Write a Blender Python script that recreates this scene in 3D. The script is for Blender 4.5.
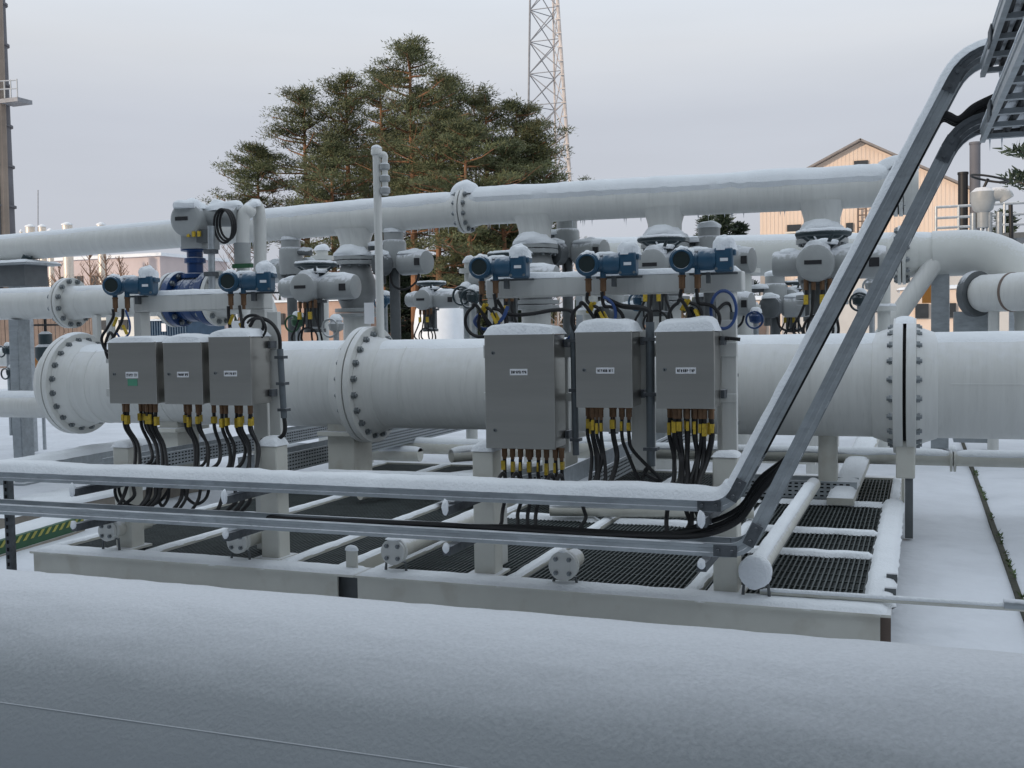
import bpy, bmesh, math, random
import numpy as np
from mathutils import Vector, Matrix, noise
random.seed(7)
PI = math.pi
for o in list(bpy.data.objects): bpy.data.objects.remove(o)
SC = bpy.context.scene
COL = SC.collection
# ---------------------------------------------------------------- camera (focal length and attitude solved from the two vanishing points)
F = 1070.0
CAM = Vector((0, 0, 1.5))
yc = Vector((408, 59, -1070)).normalized()
xc = Vector((2812, -6, 1070)); xc = (xc - yc * xc.dot(yc)).normalized()
zc = xc.cross(yc)
M3 = Matrix((xc, yc, zc))                       # camera space -> world
cd = bpy.data.cameras.new('camera'); cam = bpy.data.objects.new('camera', cd); COL.objects.link(cam)
cam.matrix_world = Matrix.Translation(CAM) @ M3.to_4x4()
cd.sensor_width = 36; cd.lens = 36 * F / 1024; cd.clip_start = .05; cd.clip_end = 2000
SC.camera = cam
def at(u, v, X=None, Y=None, Z=None):
    d = M3 @ Vector((u - 512, 384 - v, -F))
    if Y is not None: t = (Y - CAM.y) / d.y
    elif Z is not None: t = (Z - CAM.z) / d.z
    else: t = (X - CAM.x) / d.x
    return CAM + d * t
# ---------------------------------------------------------------- world, sun, exposure
SUN_EL, SUN_AZ = math.radians(14), math.radians(215)      # low, behind the camera's left shoulder
W = bpy.data.worlds.new('World'); SC.world = W; W.use_nodes = True
nt = W.node_tree; N = nt.nodes; L = nt.links
for n in list(N): N.remove(n)
sky = N.new('ShaderNodeTexSky'); sky.sky_type = 'NISHITA'; sky.sun_disc = False
sky.sun_elevation = SUN_EL; sky.sun_rotation = SUN_AZ; sky.air_density = 1.2; sky.dust_density = 2
bgs = N.new('ShaderNodeBackground'); bgs.inputs[1].default_value = .06
L.new(sky.outputs[0], bgs.inputs[0])
tc = N.new('ShaderNodeTexCoord'); sp = N.new('ShaderNodeSeparateXYZ'); L.new(tc.outputs['Generated'], sp.inputs[0])
ramp = N.new('ShaderNodeValToRGB'); L.new(sp.outputs['Z'], ramp.inputs[0])
e = ramp.color_ramp.elements
e[0].position = -.02; e[0].color = (.53, .55, .61, 1)
e[1].position = .42; e[1].color = (.72, .80, .89, 1)
for p, c in ((.08, (.51, .535, .60, 1)), (.19, (.56, .59, .66, 1)), (.25, (.655, .68, .725, 1)), (.31, (.71, .765, .84, 1))):
    q = e.new(p); q.color = c
mp = N.new('ShaderNodeMapping'); mp.inputs['Scale'].default_value = (1.2, 1.2, 7); L.new(tc.outputs['Generated'], mp.inputs[0])
nz = N.new('ShaderNodeTexNoise'); nz.inputs['Scale'].default_value = 1.6; nz.inputs['Detail'].default_value = 5; L.new(mp.outputs[0], nz.inputs[0])
mr = N.new('ShaderNodeMapRange'); mr.inputs[1].default_value = .3; mr.inputs[2].default_value = .7; mr.inputs[3].default_value = .95; mr.inputs[4].default_value = 1.05
L.new(nz.outputs[0], mr.inputs[0])
vm = N.new('ShaderNodeVectorMath'); vm.operation = 'SCALE'; L.new(ramp.outputs[0], vm.inputs[0]); L.new(mr.outputs[0], vm.inputs['Scale'])
bgc = N.new('ShaderNodeBackground'); bgc.inputs[1].default_value = 1.0; L.new(vm.outputs[0], bgc.inputs[0])
mx = N.new('ShaderNodeMixShader'); mx.inputs[0].default_value = .93
L.new(bgs.outputs[0], mx.inputs[1]); L.new(bgc.outputs[0], mx.inputs[2])
wo = N.new('ShaderNodeOutputWorld'); L.new(mx.outputs[0], wo.inputs[0])
sd = bpy.data.lights.new('sun', 'SUN'); sd.energy = 2.2; sd.angle = math.radians(1.5); sd.color = (1, .79, .60)
so = bpy.data.objects.new('sun', sd); COL.objects.link(so)
sv = Vector((math.sin(SUN_AZ) * math.cos(SUN_EL), math.cos(SUN_AZ) * math.cos(SUN_EL), math.sin(SUN_EL)))
so.rotation_euler = sv.to_track_quat('Z', 'Y').to_euler()
SC.view_settings.view_transform = 'Standard'; SC.view_settings.look = 'None'
SC.view_settings.exposure = 0.14; SC.view_settings.gamma = 1.0
try: SC.view_settings.use_curve_mapping = False
except Exception: pass

# ---------------------------------------------------------------- materials
MATS = {}
def mat(name, col, rough=.5, metal=0.0, var=.1, vs=4.0, bump=0.0, bs=60.0, frost=0.0, stretch=(1, 1, 1), dirt=None, fs=40.0, flo=.35, fr=None, nw=.9):
    m = bpy.data.materials.new(name); m.use_nodes = True; MATS[name] = m
    t = m.node_tree; n = t.nodes; l = t.links
    b = n['Principled BSDF']; b.inputs['Roughness'].default_value = rough; b.inputs['Metallic'].default_value = metal
    c = n.new('ShaderNodeTexCoord'); mpp = n.new('ShaderNodeMapping'); mpp.inputs['Scale'].default_value = stretch
    l.new(c.outputs['Object'], mpp.inputs[0])
    q = n.new('ShaderNodeTexNoise'); q.inputs['Scale'].default_value = vs; q.inputs['Detail'].default_value = 6; q.inputs['Roughness'].default_value = .6
    l.new(mpp.outputs[0], q.inputs[0])
    r = n.new('ShaderNodeMapRange'); r.inputs[1].default_value = .3; r.inputs[2].default_value = .7; r.inputs[3].default_value = 1 - var; r.inputs[4].default_value = 1 + var
    l.new(q.outputs[0], r.inputs[0])
    v = n.new('ShaderNodeVectorMath'); v.operation = 'SCALE'; v.inputs[0].default_value = col[:3]; l.new(r.outputs[0], v.inputs['Scale'])
    out = v.outputs[0]
    if dirt:
        q2 = n.new('ShaderNodeTexNoise'); q2.inputs['Scale'].default_value = vs * 2.3; q2.inputs['Detail'].default_value = 8
        l.new(mpp.outputs[0], q2.inputs[0])
        r2 = n.new('ShaderNodeMapRange'); r2.inputs[1].default_value = .55; r2.inputs[2].default_value = .75; r2.inputs[4].default_value = dirt[3]
        l.new(q2.outputs[0], r2.inputs[0])
        x = n.new('ShaderNodeMix'); x.data_type = 'RGBA'; l.new(r2.outputs[0], x.inputs[0]); l.new(out, x.inputs[6]); x.inputs[7].default_value = (*dirt[:3], 1)
        out = x.outputs[2]
    if frost:
        g = n.new('ShaderNodeNewGeometry'); s = n.new('ShaderNodeSeparateXYZ'); l.new(g.outputs['Normal'], s.inputs[0])
        q3 = n.new('ShaderNodeTexNoise'); q3.inputs['Scale'].default_value = fs; q3.inputs['Detail'].default_value = 5; l.new(c.outputs['Object'], q3.inputs[0])
        a = n.new('ShaderNodeMath'); a.operation = 'MULTIPLY_ADD'; l.new(q3.outputs[0], a.inputs[0]); a.inputs[1].default_value = nw; l.new(s.outputs['Z'], a.inputs[2])
        r3 = n.new('ShaderNodeMapRange'); r3.inputs[1].default_value = fr[0] if fr else flo + .45; r3.inputs[2].default_value = fr[1] if fr else flo + .75; r3.inputs[4].default_value = frost
        l.new(a.outputs[0], r3.inputs[0])
        x = n.new('ShaderNodeMix'); x.data_type = 'RGBA'; l.new(r3.outputs[0], x.inputs[0]); l.new(out, x.inputs[6]); x.inputs[7].default_value = (.74, .76, .80, 1)
        out = x.outputs[2]
        if metal:
            z = n.new('ShaderNodeMath'); z.operation = 'MULTIPLY_ADD'; l.new(r3.outputs[0], z.inputs[0]); z.inputs[1].default_value = -metal; z.inputs[2].default_value = metal
            l.new(z.outputs[0], b.inputs['Metallic'])
    l.new(out, b.inputs['Base Color'])
    if bump:
        q4 = n.new('ShaderNodeTexNoise'); q4.inputs['Scale'].default_value = bs; q4.inputs['Detail'].default_value = 6; l.new(mpp.outputs[0], q4.inputs[0])
        k = n.new('ShaderNodeBump'); k.inputs['Strength'].default_value = bump; k.inputs['Distance'].default_value = .02; l.new(q4.outputs[0], k.inputs['Height'])
        l.new(k.outputs[0], b.inputs['Normal'])
    return m
mat('snow', (.80, .83, .86), .7, var=.05, vs=3, bump=.35, bs=70)
mat('snow_ground', (.70, .725, .77), .75, var=.08, vs=1.2, bump=.5, bs=14, dirt=(.50, .53, .57, .35))
mat('white_pipe', (.62, .625, .60), .42, var=.05, vs=3, bump=.05, bs=90, frost=.6, fr=(.8, 1.5), fs=16, stretch=(6, 1, .6), dirt=(.44, .45, .43, .35))
mat('far_pipe', (.60, .61, .58), .45, var=.05, vs=2, frost=.5, flo=.5)
mat('frost_pipe', (.30, .325, .34), .5, var=.05, vs=1.2, bump=.22, bs=110, frost=.82, fr=(.74, 1.10), fs=110, nw=.16)
mat('cream', (.58, .575, .52), .5, var=.08, vs=3, frost=.8, flo=.45, dirt=(.42, .38, .31, .5), bump=.05)
mat('galv', (.37, .40, .42), .42, .5, var=.16, vs=16, frost=.85, flo=.4, dirt=(.24, .26, .28, .5), stretch=(.4, 1, 1))
mat('conduit_grey', (.13, .15, .165), .45, .3, var=.12, vs=12)
mat('galv_dark', (.10, .11, .12), .6, .4, var=.3, vs=30, frost=.5, flo=.5)
mat('steel', (.42, .41, .385), .28, .85, var=.09, vs=1.6, stretch=(.5, .5, 6), bump=.01, bs=30)
mat('steel_dark', (.07, .075, .075), .5, .6, var=.1)
mat('bolt', (.22, .24, .25), .4, .8, var=.3, vs=40, frost=.5, flo=.5)
mat('grating', (.05, .062, .06), .6, .3, var=.3, vs=10, frost=.06, flo=.35, fs=60)
mat('black', (.006, .006, .007), .55, var=.2)
mat('dark_pan', (.16, .175, .175), .9, var=.3)
mat('hole', (.006, .006, .007), .9, var=.1)
mat('blue_paint', (.020, .075, .135), .38, var=.15, vs=14, frost=.6, flo=.5, fs=30)
mat('deep_blue', (.010, .045, .15), .3, var=.12, vs=10, frost=.7, flo=.55, fs=30)
mat('blue_cable', (.02, .06, .20), .4, var=.1)
mat('glass', (.02, .03, .03), .12, var=.1)
mat('grey_paint', (.33, .345, .345), .42, var=.08, vs=8, frost=.85, flo=.4, fs=30)
mat('dark_grey', (.10, .11, .115), .5, var=.15, vs=8, frost=.7, flo=.45)
mat('valve_grey', (.22, .23, .23), .5, var=.12, vs=8, frost=.7, flo=.45)
mat('teal_dark', (.018, .035, .042), .45, var=.1, frost=.6, flo=.5)
mat('brass', (.17, .095, .05), .5, .4, var=.25, vs=30)
mat('yellow', (.52, .36, .03), .5, var=.3, vs=60)
mat('label_white', (.75, .76, .78), .5, var=.02)
mat('ink', (.015, .015, .018), .6, var=.02)
mat('green_tag', (.08, .28, .18), .5, var=.1)
mat('stripe_yellow', (.36, .34, .08), .6, var=.2)
mat('green_paint', (.02, .085, .035), .5, var=.2)
mat('concrete', (.30, .27, .23), .8, var=.2, vs=5, bump=.3, bs=40, frost=.6, flo=.55)
mat('soil', (.05, .05, .035), .9, var=.4, vs=20, bump=.5, bs=30)
mat('grass', (.07, .11, .03), .7, var=.4, vs=10)
mat('bark', (.27, .135, .07), .85, var=.35, vs=3, bump=.5, bs=12, stretch=(1, 1, .4), dirt=(.12, .09, .07, .8))
mat('bark_grey', (.20, .15, .13), .85, var=.3, vs=4)
mat('needles', (.10, .115, .05), .7, var=.35, vs=.6, dirt=(.16, .105, .05, .6), frost=.25, flo=.8, fs=3)
mat('needles_dark', (.035, .055, .03), .65, var=.3, vs=.8, frost=.3, flo=.6, fs=3)
mat('peach', (.74, .60, .49), .7, var=.05, vs=.6)
mat('pale_wall', (.50, .49, .47), .7, var=.08, vs=1)
mat('peach_dark', (.62, .40, .27), .7, var=.05, vs=.6)
mat('pink_wall', (.55, .47, .46), .8, var=.1, vs=.3)
mat('roof_dark', (.24, .22, .21), .7, var=.2)
mat('window_dark', (.04, .045, .05), .15, var=.2)
mat('brick', (.42, .29, .23), .8, var=.2, vs=1)
mat('rust', (.16, .12, .10), .7, var=.25, vs=2)
mat('tower_grey', (.13, .13, .145), .7, var=.2, vs=.5)
mat('tower_tan', (.27, .22, .18), .7, var=.2, vs=.5)
mat('silver', (.70, .64, .56), .4, .4, var=.1)
mat('container_blue', (.05, .10, .16), .6, var=.15)
mat('orange', (.42, .17, .03), .5, var=.25, vs=6)
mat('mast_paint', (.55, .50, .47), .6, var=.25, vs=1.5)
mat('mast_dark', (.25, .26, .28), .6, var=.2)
mat('hall', (.19, .20, .205), .7, var=.1)
mat('dry_brush', (.26, .17, .12), .9, var=.4, vs=1)

# ---------------------------------------------------------------- mesh builder
def perp(d):
    d = d.normalized(); a = Vector((0, 0, 1)) if abs(d.z) < .9 else Vector((0, 1, 0))
    s = d.cross(a).normalized(); return s, s.cross(d).normalized()
class MB:
    def __init__(s): s.v = []; s.f = []; s.mi = []; s.cur = 0
    def q(s, *a): s.f.append(a); s.mi.append(s.cur)
    def box(s, a, b, R=None, o=None):
        i = len(s.v); x0, y0, z0 = a; x1, y1, z1 = b
        P = [(x0, y0, z0), (x1, y0, z0), (x1, y1, z0), (x0, y1, z0), (x0, y0, z1), (x1, y0, z1), (x1, y1, z1), (x0, y1, z1)]
        if R is not None: P = [(R @ Vector(p)) + (o or Vector()) for p in P]
        s.v += [tuple(p) for p in P]
        for f in ((0, 3, 2, 1), (4, 5, 6, 7), (0, 1, 5, 4), (1, 2, 6, 5), (2, 3, 7, 6), (3, 0, 4, 7)): s.q(*[i + k for k in f])
        return s
    def tube(s, pts, r, seg=10, caps=True, up=None):
        pts = [Vector(p) for p in pts]; n = len(pts); rs = r if isinstance(r, (list, tuple)) else [r] * n
        i0 = len(s.v); t0 = (pts[1] - pts[0]).normalized(); a, b = perp(t0); prev = t0
        for k in range(n):
            if k == 0: t = t0
            elif k == n - 1: t = (pts[k] - pts[k - 1]).normalized()
            else: t = ((pts[k + 1] - pts[k]).normalized() + (pts[k] - pts[k - 1]).normalized()); t = t.normalized() if t.length > 1e-6 else prev
            rq = prev.rotation_difference(t); a = rq @ a; b = rq @ b; prev = t
            for j in range(seg):
                w = 2 * PI * j / seg; s.v.append(tuple(pts[k] + (a * math.cos(w) + b * math.sin(w)) * rs[k]))
        for k in range(n - 1):
            for j in range(seg):
                A = i0 + k * seg + j; B = i0 + k * seg + (j + 1) % seg
                s.q(A, A + seg, B + seg, B)
        if caps:
            s.q(*[i0 + j for j in range(seg)]); s.q(*[i0 + (n - 1) * seg + j for j in reversed(range(seg))])
        return s
    def cyl(s, p0, p1, r, seg=16, r1=None): return s.tube([p0, p1], [r, r if r1 is None else r1], seg)
    def lathe(s, prof, c, axis=(0, 0, 1), seg=24):      # prof: (radius, height) along the axis
        c = Vector(c); ax = Vector(axis).normalized(); a, b = perp(ax); i0 = len(s.v); n = len(prof)
        for r, h in prof:
            for j in range(seg):
                w = 2 * PI * j / seg; s.v.append(tuple(c + ax * h + (a * math.cos(w) + b * math.sin(w)) * max(r, 1e-4)))
        for k in range(n - 1):
            for j in range(seg):
                A = i0 + k * seg + j; B = i0 + k * seg + (j + 1) % seg; s.q(A, A + seg, B + seg, B)
        s.q(*[i0 + j for j in range(seg)]); s.q(*[i0 + (n - 1) * seg + j for j in reversed(range(seg))])
        return s
    def torus(s, c, axis, R, r, seg=28, rs=8, arc=2 * PI, squash=1):
        a, b = perp(Vector(axis)); c = Vector(c)
        pts = [c + (a * math.cos(arc * k / seg) + b * math.sin(arc * k / seg) * squash) * R for k in range(seg + 1)]
        return s.tube(pts, r, rs, caps=arc < 6.2)
    def sweep(s, pts, lat, prof, closed=True):          # profile (lateral, normal) swept along pts; normal = lat x tangent
        pts = [Vector(p) for p in pts]; lat = Vector(lat).normalized(); i0 = len(s.v); m = len(prof); n = len(pts)
        for k in range(n):
            t = (pts[min(k + 1, n - 1)] - pts[max(k - 1, 0)])
            if 0 < k < n - 1: t = (pts[k + 1] - pts[k]).normalized() + (pts[k] - pts[k - 1]).normalized()
            t.normalize(); nr = lat.cross(t); nr.normalize()
            if nr.z < 0 and abs(nr.z) > .3: nr = -nr
            for (x, y) in prof: s.v.append(tuple(pts[k] + lat * x + nr * y))
        for k in range(n - 1):
            for j in range(m if closed else m - 1):
                A = i0 + k * m + j; B = i0 + k * m + (j + 1) % m; s.q(A, B, B + m, A + m)
        if closed: s.q(*[i0 + j for j in reversed(range(m))]); s.q(*[i0 + (n - 1) * m + j for j in range(m)])
        return s
    def blob(s, c, rx, ry, rz, seg=14, rings=7, full=False, nz_=.12, ns=8, seed=0):
        c = Vector(c); i0 = len(s.v); lo = -PI / 2 if full else 0.0
        for k in range(rings + 1):
            ph = lo + (PI / 2 - lo) * k / rings
            for j in range(seg):
                w = 2 * PI * j / seg; d = Vector((math.cos(w) * math.cos(ph), math.sin(w) * math.cos(ph), math.sin(ph)))
                g = 1 + nz_ * noise.noise(Vector((d.x * 1.7 + c.x * ns + seed, d.y * 1.7 + c.y * ns, d.z * 1.7 + c.z * ns)))
                s.v.append((c.x + d.x * rx * g, c.y + d.y * ry * g, c.z + d.z * rz * g))
        for k in range(rings):
            for j in range(seg):
                A = i0 + k * seg + j; B = i0 + k * seg + (j + 1) % seg; s.q(A, B, B + seg, A + seg)
        s.q(*[i0 + j for j in reversed(range(seg))]); s.q(*[i0 + rings * seg + j for j in range(seg)])
        return s
    def mesh(s, name, mats, off=Vector((0, 0, 0)), angle=38, smooth=True):
        me = bpy.data.meshes.new(name)
        me.from_pydata([(p[0] - off.x, p[1] - off.y, p[2] - off.z) for p in s.v], [], s.f)
        for m in mats: me.materials.append(MATS[m])
        if len(mats) > 1: me.polygons.foreach_set('material_index', s.mi)
        bm = bmesh.new(); bm.from_mesh(me)
        if len(bm.faces) < 60000: bmesh.ops.recalc_face_normals(bm, faces=bm.faces)
        bm.to_mesh(me); bm.free()
        if smooth:
            me.polygons.foreach_set('use_smooth', [True] * len(me.polygons))
            try: me.set_sharp_from_angle(angle=math.radians(angle))
            except Exception: pass
        me.update(); return me
def rootof(o):
    while o.parent: o = o.parent
    return o
def thing(name, label, cat, loc=(0, 0, 0), rot=0, group=None):
    o = bpy.data.objects.new(name, None); COL.objects.link(o); o.location = loc; o.rotation_euler = (0, 0, rot)
    o['label'] = label; o['category'] = cat; o.empty_display_size = .1
    if group: o['group'] = group
    return o
def part(name, mb, m, parent, bevel=0, world=True, angle=38, label=None, kind=None, smooth=True):
    ms = m if isinstance(m, list) else [m]
    off = rootof(parent).location.copy() if (parent and world) else Vector((0, 0, 0))
    me = mb.mesh(name, ms, off, angle, smooth); o = bpy.data.objects.new(name, me); COL.objects.link(o); o.parent = parent
    if bevel:
        b = o.modifiers.new('bevel', 'BEVEL'); b.width = bevel; b.segments = 2; b.limit_method = 'ANGLE'
    if label: o['label'] = label
    if kind: o['kind'] = kind
    return o
def single(name, mb, m, label, cat, group=None, **k):
    o = part(name, mb, m, None, **k); o['label'] = label; o['category'] = cat
    if group: o['group'] = group
    return o
def struct(name, mb, m, kind='structure', **k):
    o = part(name, mb, m, None, **k); o['kind'] = kind; return o
def dup(root, loc, rot=0, label=None, group=None, scale=None):
    def cp(o, par):
        c = o.copy(); COL.objects.link(c); c.parent = par
        for ch in list(o.children): cp(ch, c)
        return c
    r = cp(root, None); r.location = loc; r.rotation_euler = (0, 0, rot)
    if label: r['label'] = label
    if group: r['group'] = group
    if scale: r.scale = (scale,) * 3
    return r
def inst(src, parent, loc, rotm=None):                  # a copy of one small piece (shared mesh)
    c = src.copy(); COL.objects.link(c); c.parent = parent; c.location = loc
    if rotm is not None: c.rotation_euler = rotm.to_euler()
    return c
def nz1(x, y=0, z=0): return noise.noise(Vector((x, y, z)))
def curve(P, n=8):                                       # Catmull-Rom
    P = [Vector(p) for p in P]; Q = [P[0] * 2 - P[1]] + P + [P[-1] * 2 - P[-2]]; out = []
    for i in range(1, len(Q) - 2):
        for k in range(n):
            t = k / n; a, b, c, d = Q[i - 1:i + 3]
            out.append(.5 * ((2 * b) + (c - a) * t + (2 * a - 5 * b + 4 * c - d) * t * t + (3 * b - a - 3 * c + d) * t ** 3))
    return out + [P[-1]]
def resample(pts, step):
    pts = [Vector(p) for p in pts]; out = [pts[0]]
    for a, b in zip(pts, pts[1:]):
        n = max(1, int((b - a).length / step))
        out += [a.lerp(b, k / n) for k in range(1, n + 1)]
    return out
def snow_path(pts, lat, hw, t, step=.035, seed=0, m=9, drop=.004, sag=.0, ends=True, off=0.0, scal=.15):
    """a bumpy ridge of snow lying on a beam: pts = centre line of the top face"""
    mb = MB(); pts = resample(pts, step); lat = Vector(lat).normalized(); n = len(pts); L_ = 0; i0 = 0
    for k in range(n):
        tt = (pts[min(k + 1, n - 1)] - pts[max(k - 1, 0)]).normalized(); nr = lat.cross(tt); nr.normalize()
        if nr.z < 0: nr = -nr
        if k: L_ += (pts[k] - pts[k - 1]).length
        e_ = 1.0
        if ends:
            d = min(k, n - 1 - k) * step; e_ = min(1, (d / (t * .9 + .001))) ** .5 if d < t * .9 else 1
        wl = 1 + scal * nz1(L_ * 9, seed) + .08 * nz1(L_ * 31, seed + 3); wr = 1 + scal * nz1(L_ * 9, seed + 9) + .08 * nz1(L_ * 29, seed + 5)
        th = t * (.9 + .22 * nz1(L_ * 2.3, seed + 1) + .10 * nz1(L_ * 11, seed + 2)) * e_
        for j in range(m):
            u = -1 + 2 * j / (m - 1); w = (wl if u < 0 else wr) * (.85 + .15 * e_)
            h = th * (1 - abs(u) ** 3.2) ** .55 if abs(u) < 1 else 0
            mb.v.append(tuple(pts[k] + lat * (u * hw * w + off) + nr * (h - drop - sag * abs(u) ** 3)))
    for k in range(n - 1):
        for j in range(m - 1):
            A = k * m + j; mb.q(A, A + 1, A + 1 + m, A + m)
        mb.q(k * m + m - 1, k * m, k * m + m, k * m + m + m - 1)
    mb.q(*range(m)); mb.q(*[(n - 1) * m + j for j in reversed(range(m))])
    return mb
def snow_pipe(p0, p1, r, t, a=1.0, seed=0, step=.05, m=13, mb=None):
    """snow lying along the crown of a pipe"""
    mb = mb or MB(); pts = resample([p0, p1] if not isinstance(p0, list) else p0, step); n = len(pts); i0 = len(mb.v); L_ = 0
    for k in range(n):
        d = (pts[min(k + 1, n - 1)] - pts[max(k - 1, 0)]).normalized(); lat = d.cross(Vector((0, 0, 1))).normalized(); up = lat.cross(d).normalized()
        if k: L_ += (pts[k] - pts[k - 1]).length
        al = a * (1 + .12 * nz1(L_ * 2, seed) + .09 * nz1(L_ * 9, seed)); ar = a * (1 + .12 * nz1(L_ * 2, seed + 7) + .09 * nz1(L_ * 9, seed + 7))
        th = t * (.9 + .2 * nz1(L_ * 1.7, seed + 1) + .1 * nz1(L_ * 9, seed + 2)) * min(1, .3 + 3 * min(k, n - 1 - k) / 6)
        for j in range(m):
            u = -1 + 2 * j / (m - 1); ph = u * (al if u < 0 else ar); rr = r + (th * (1 - abs(u) ** 2.6) ** .6 if abs(u) < 1 else 0) - .003
            mb.v.append(tuple(pts[k] + (lat * math.sin(ph) + up * math.cos(ph)) * rr))
    for k in range(n - 1):
        for j in range(m - 1):
            A = i0 + k * m + j; mb.q(A, A + 1, A + 1 + m, A + m)
    mb.q(*[i0 + j for j in range(m)]); mb.q(*[i0 + (n - 1) * m + j for j in reversed(range(m))])
    return mb
def snow_box(x0, x1, y0, y1, z, t, seed=0, over=.006, mb=None, k=5.0):
    mb = mb or MB(); nx = max(14, min(40, int((x1 - x0) / .02))); ny = max(14, min(30, int((y1 - y0) / .02))); i0 = len(mb.v)
    cx, cy, hx, hy = (x0 + x1) / 2, (y0 + y1) / 2, (x1 - x0) / 2 + over, (y1 - y0) / 2 + over
    for i in range(nx + 1):
        for j in range(ny + 1):
            u = -1 + 2 * i / nx; w = -1 + 2 * j / ny
            u = math.copysign(abs(u) ** .8, u); w = math.copysign(abs(w) ** .8, w)
            X = cx + u * hx; Y = cy + w * hy
            h = t * (max(0, 1 - abs(u) ** k) ** .45) * (max(0, 1 - abs(w) ** k) ** .45) * (.9 + .35 * nz1(X * 5 + seed, Y * 5) + .1 * nz1(X * 19, Y * 19 + seed))
            mb.v.append((X, Y, z - .003 + h))
    for i in range(nx):
        for j in range(ny):
            A = i0 + i * (ny + 1) + j; mb.q(A, A + ny + 1, A + ny + 2, A + 1)
    return mb
def bolt_src():
    mb = MB(); mb.cyl((0, 0, -.004), (0, 0, .030), .034, 6); mb.cyl((0, 0, .02), (0, 0, .046), .018, 8)
    me = mb.mesh('bolt', ['bolt']); return me
BOLT = bolt_src()
def bolts_on(parent, c, axis, R, n, ph=0, scale=1.0, root=None, join=False):
    """bolts round a flange; separately as sub-parts, or joined into one part"""
    c = Vector(c); ax = Vector(axis).normalized(); a, b = perp(ax); off = rootof(parent).location
    if join:
        mb = MB()
        for k in range(n):
            w = ph + 2 * PI * k / n; p = c + (a * math.cos(w) + b * math.sin(w)) * R
            mb.cyl(p - ax * .004, p + ax * .03 * scale, .02 * scale, 6)
        o = part('bolt_ring', mb, 'bolt', parent, kind='stuff'); return o
    for k in range(n):
        w = ph + 2 * PI * k / n; p = c + (a * math.cos(w) + b * math.sin(w)) * R
        o = bpy.data.objects.new('bolt', BOLT); COL.objects.link(o); o.parent = parent; o.location = p - off
        o.rotation_euler = ax.to_track_quat('Z', 'Y').to_euler(); o.scale = (scale,) * 3

# ================================================================ SETTING
def ground():
    mb = MB()
    def ax(lo, hi, n0, inner0, inner1, st):
        a = []; x = inner0
        while x <= inner1: a.append(x); x += st
        k = 1; d = st; x = inner0
        while x > lo: d *= 1.35; x -= d; a.insert(0, x)
        d = st; x = inner1
        while x < hi: d *= 1.35; x += d; a.append(x)
        return a
    xs = ax(-900, 900, 0, -14, 8, .16); ys = ax(-300, 1300, 0, 2, 26, .16)
    for x in xs:
        for y in ys:
            z = .035 * nz1(x * .5, y * .5) + .012 * nz1(x * 2.1, y * 2.1, 3) + .005 * nz1(x * 6, y * 6, 5)
            if abs(x) > 40 or abs(y) > 60: z = 0
            if .40 < x < .62 and y < 22: z = min(z, .0) - .012
            mb.v.append((x, y, z - .02))
    m = len(ys)
    for i in range(len(xs) - 1):
        for j in range(m - 1): A = i * m + j; mb.q(A, A + m, A + m + 1, A + 1)
    struct('snowy_ground', mb, 'snow_ground')
    for k, (x0, y0, x1, y1) in enumerate(((.0, 4.72, 1.6, 4.60), (.05, 4.52, 1.4, 4.44), (.75, 6.5, 1.3, 9.5))):
        struct('snow_ridge', snow_path([(x0, y0, -.012), (x1, y1, -.012)], (0, 1, 0) if k < 2 else (1, -.2, 0), .045 if k < 2 else .10, .028, .05, 40 + k, scal=.7), 'snow')
    # open drain slot to the right of the skid, with dead grass along its edge
    s = MB(); s.box((.50, 2.2, -.2), (.535, 20, -.012)); struct('drain_slot', s, 'soil')
    g = MB()
    for k in range(500):
        y = random.uniform(3, 12); x = .532 + random.gauss(0, .007)
        if nz1(y * 1.3, 5) < -.05: continue
        h = random.uniform(.01, .03); a = random.uniform(0, 6.28); d = Vector((math.cos(a), math.sin(a), 0)) * .01
        i = len(g.v); p = Vector((x, y, -.015)); g.v += [tuple(p - d), tuple(p + d), tuple(p + Vector((random.uniform(-.03, .03), random.uniform(-.03, .03), h)))]; g.q(i, i + 1, i + 2)
    struct('dead_grass', g, 'grass', kind='stuff', smooth=False)
ground()
# unseen hall added behind the camera to shade and dim the foreground
hl_ = MB().box((-50, -26, -.2), (30, -8, 11.5)); struct('unseen_shade_hall', hl_, 'hall', smooth=False)

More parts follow.
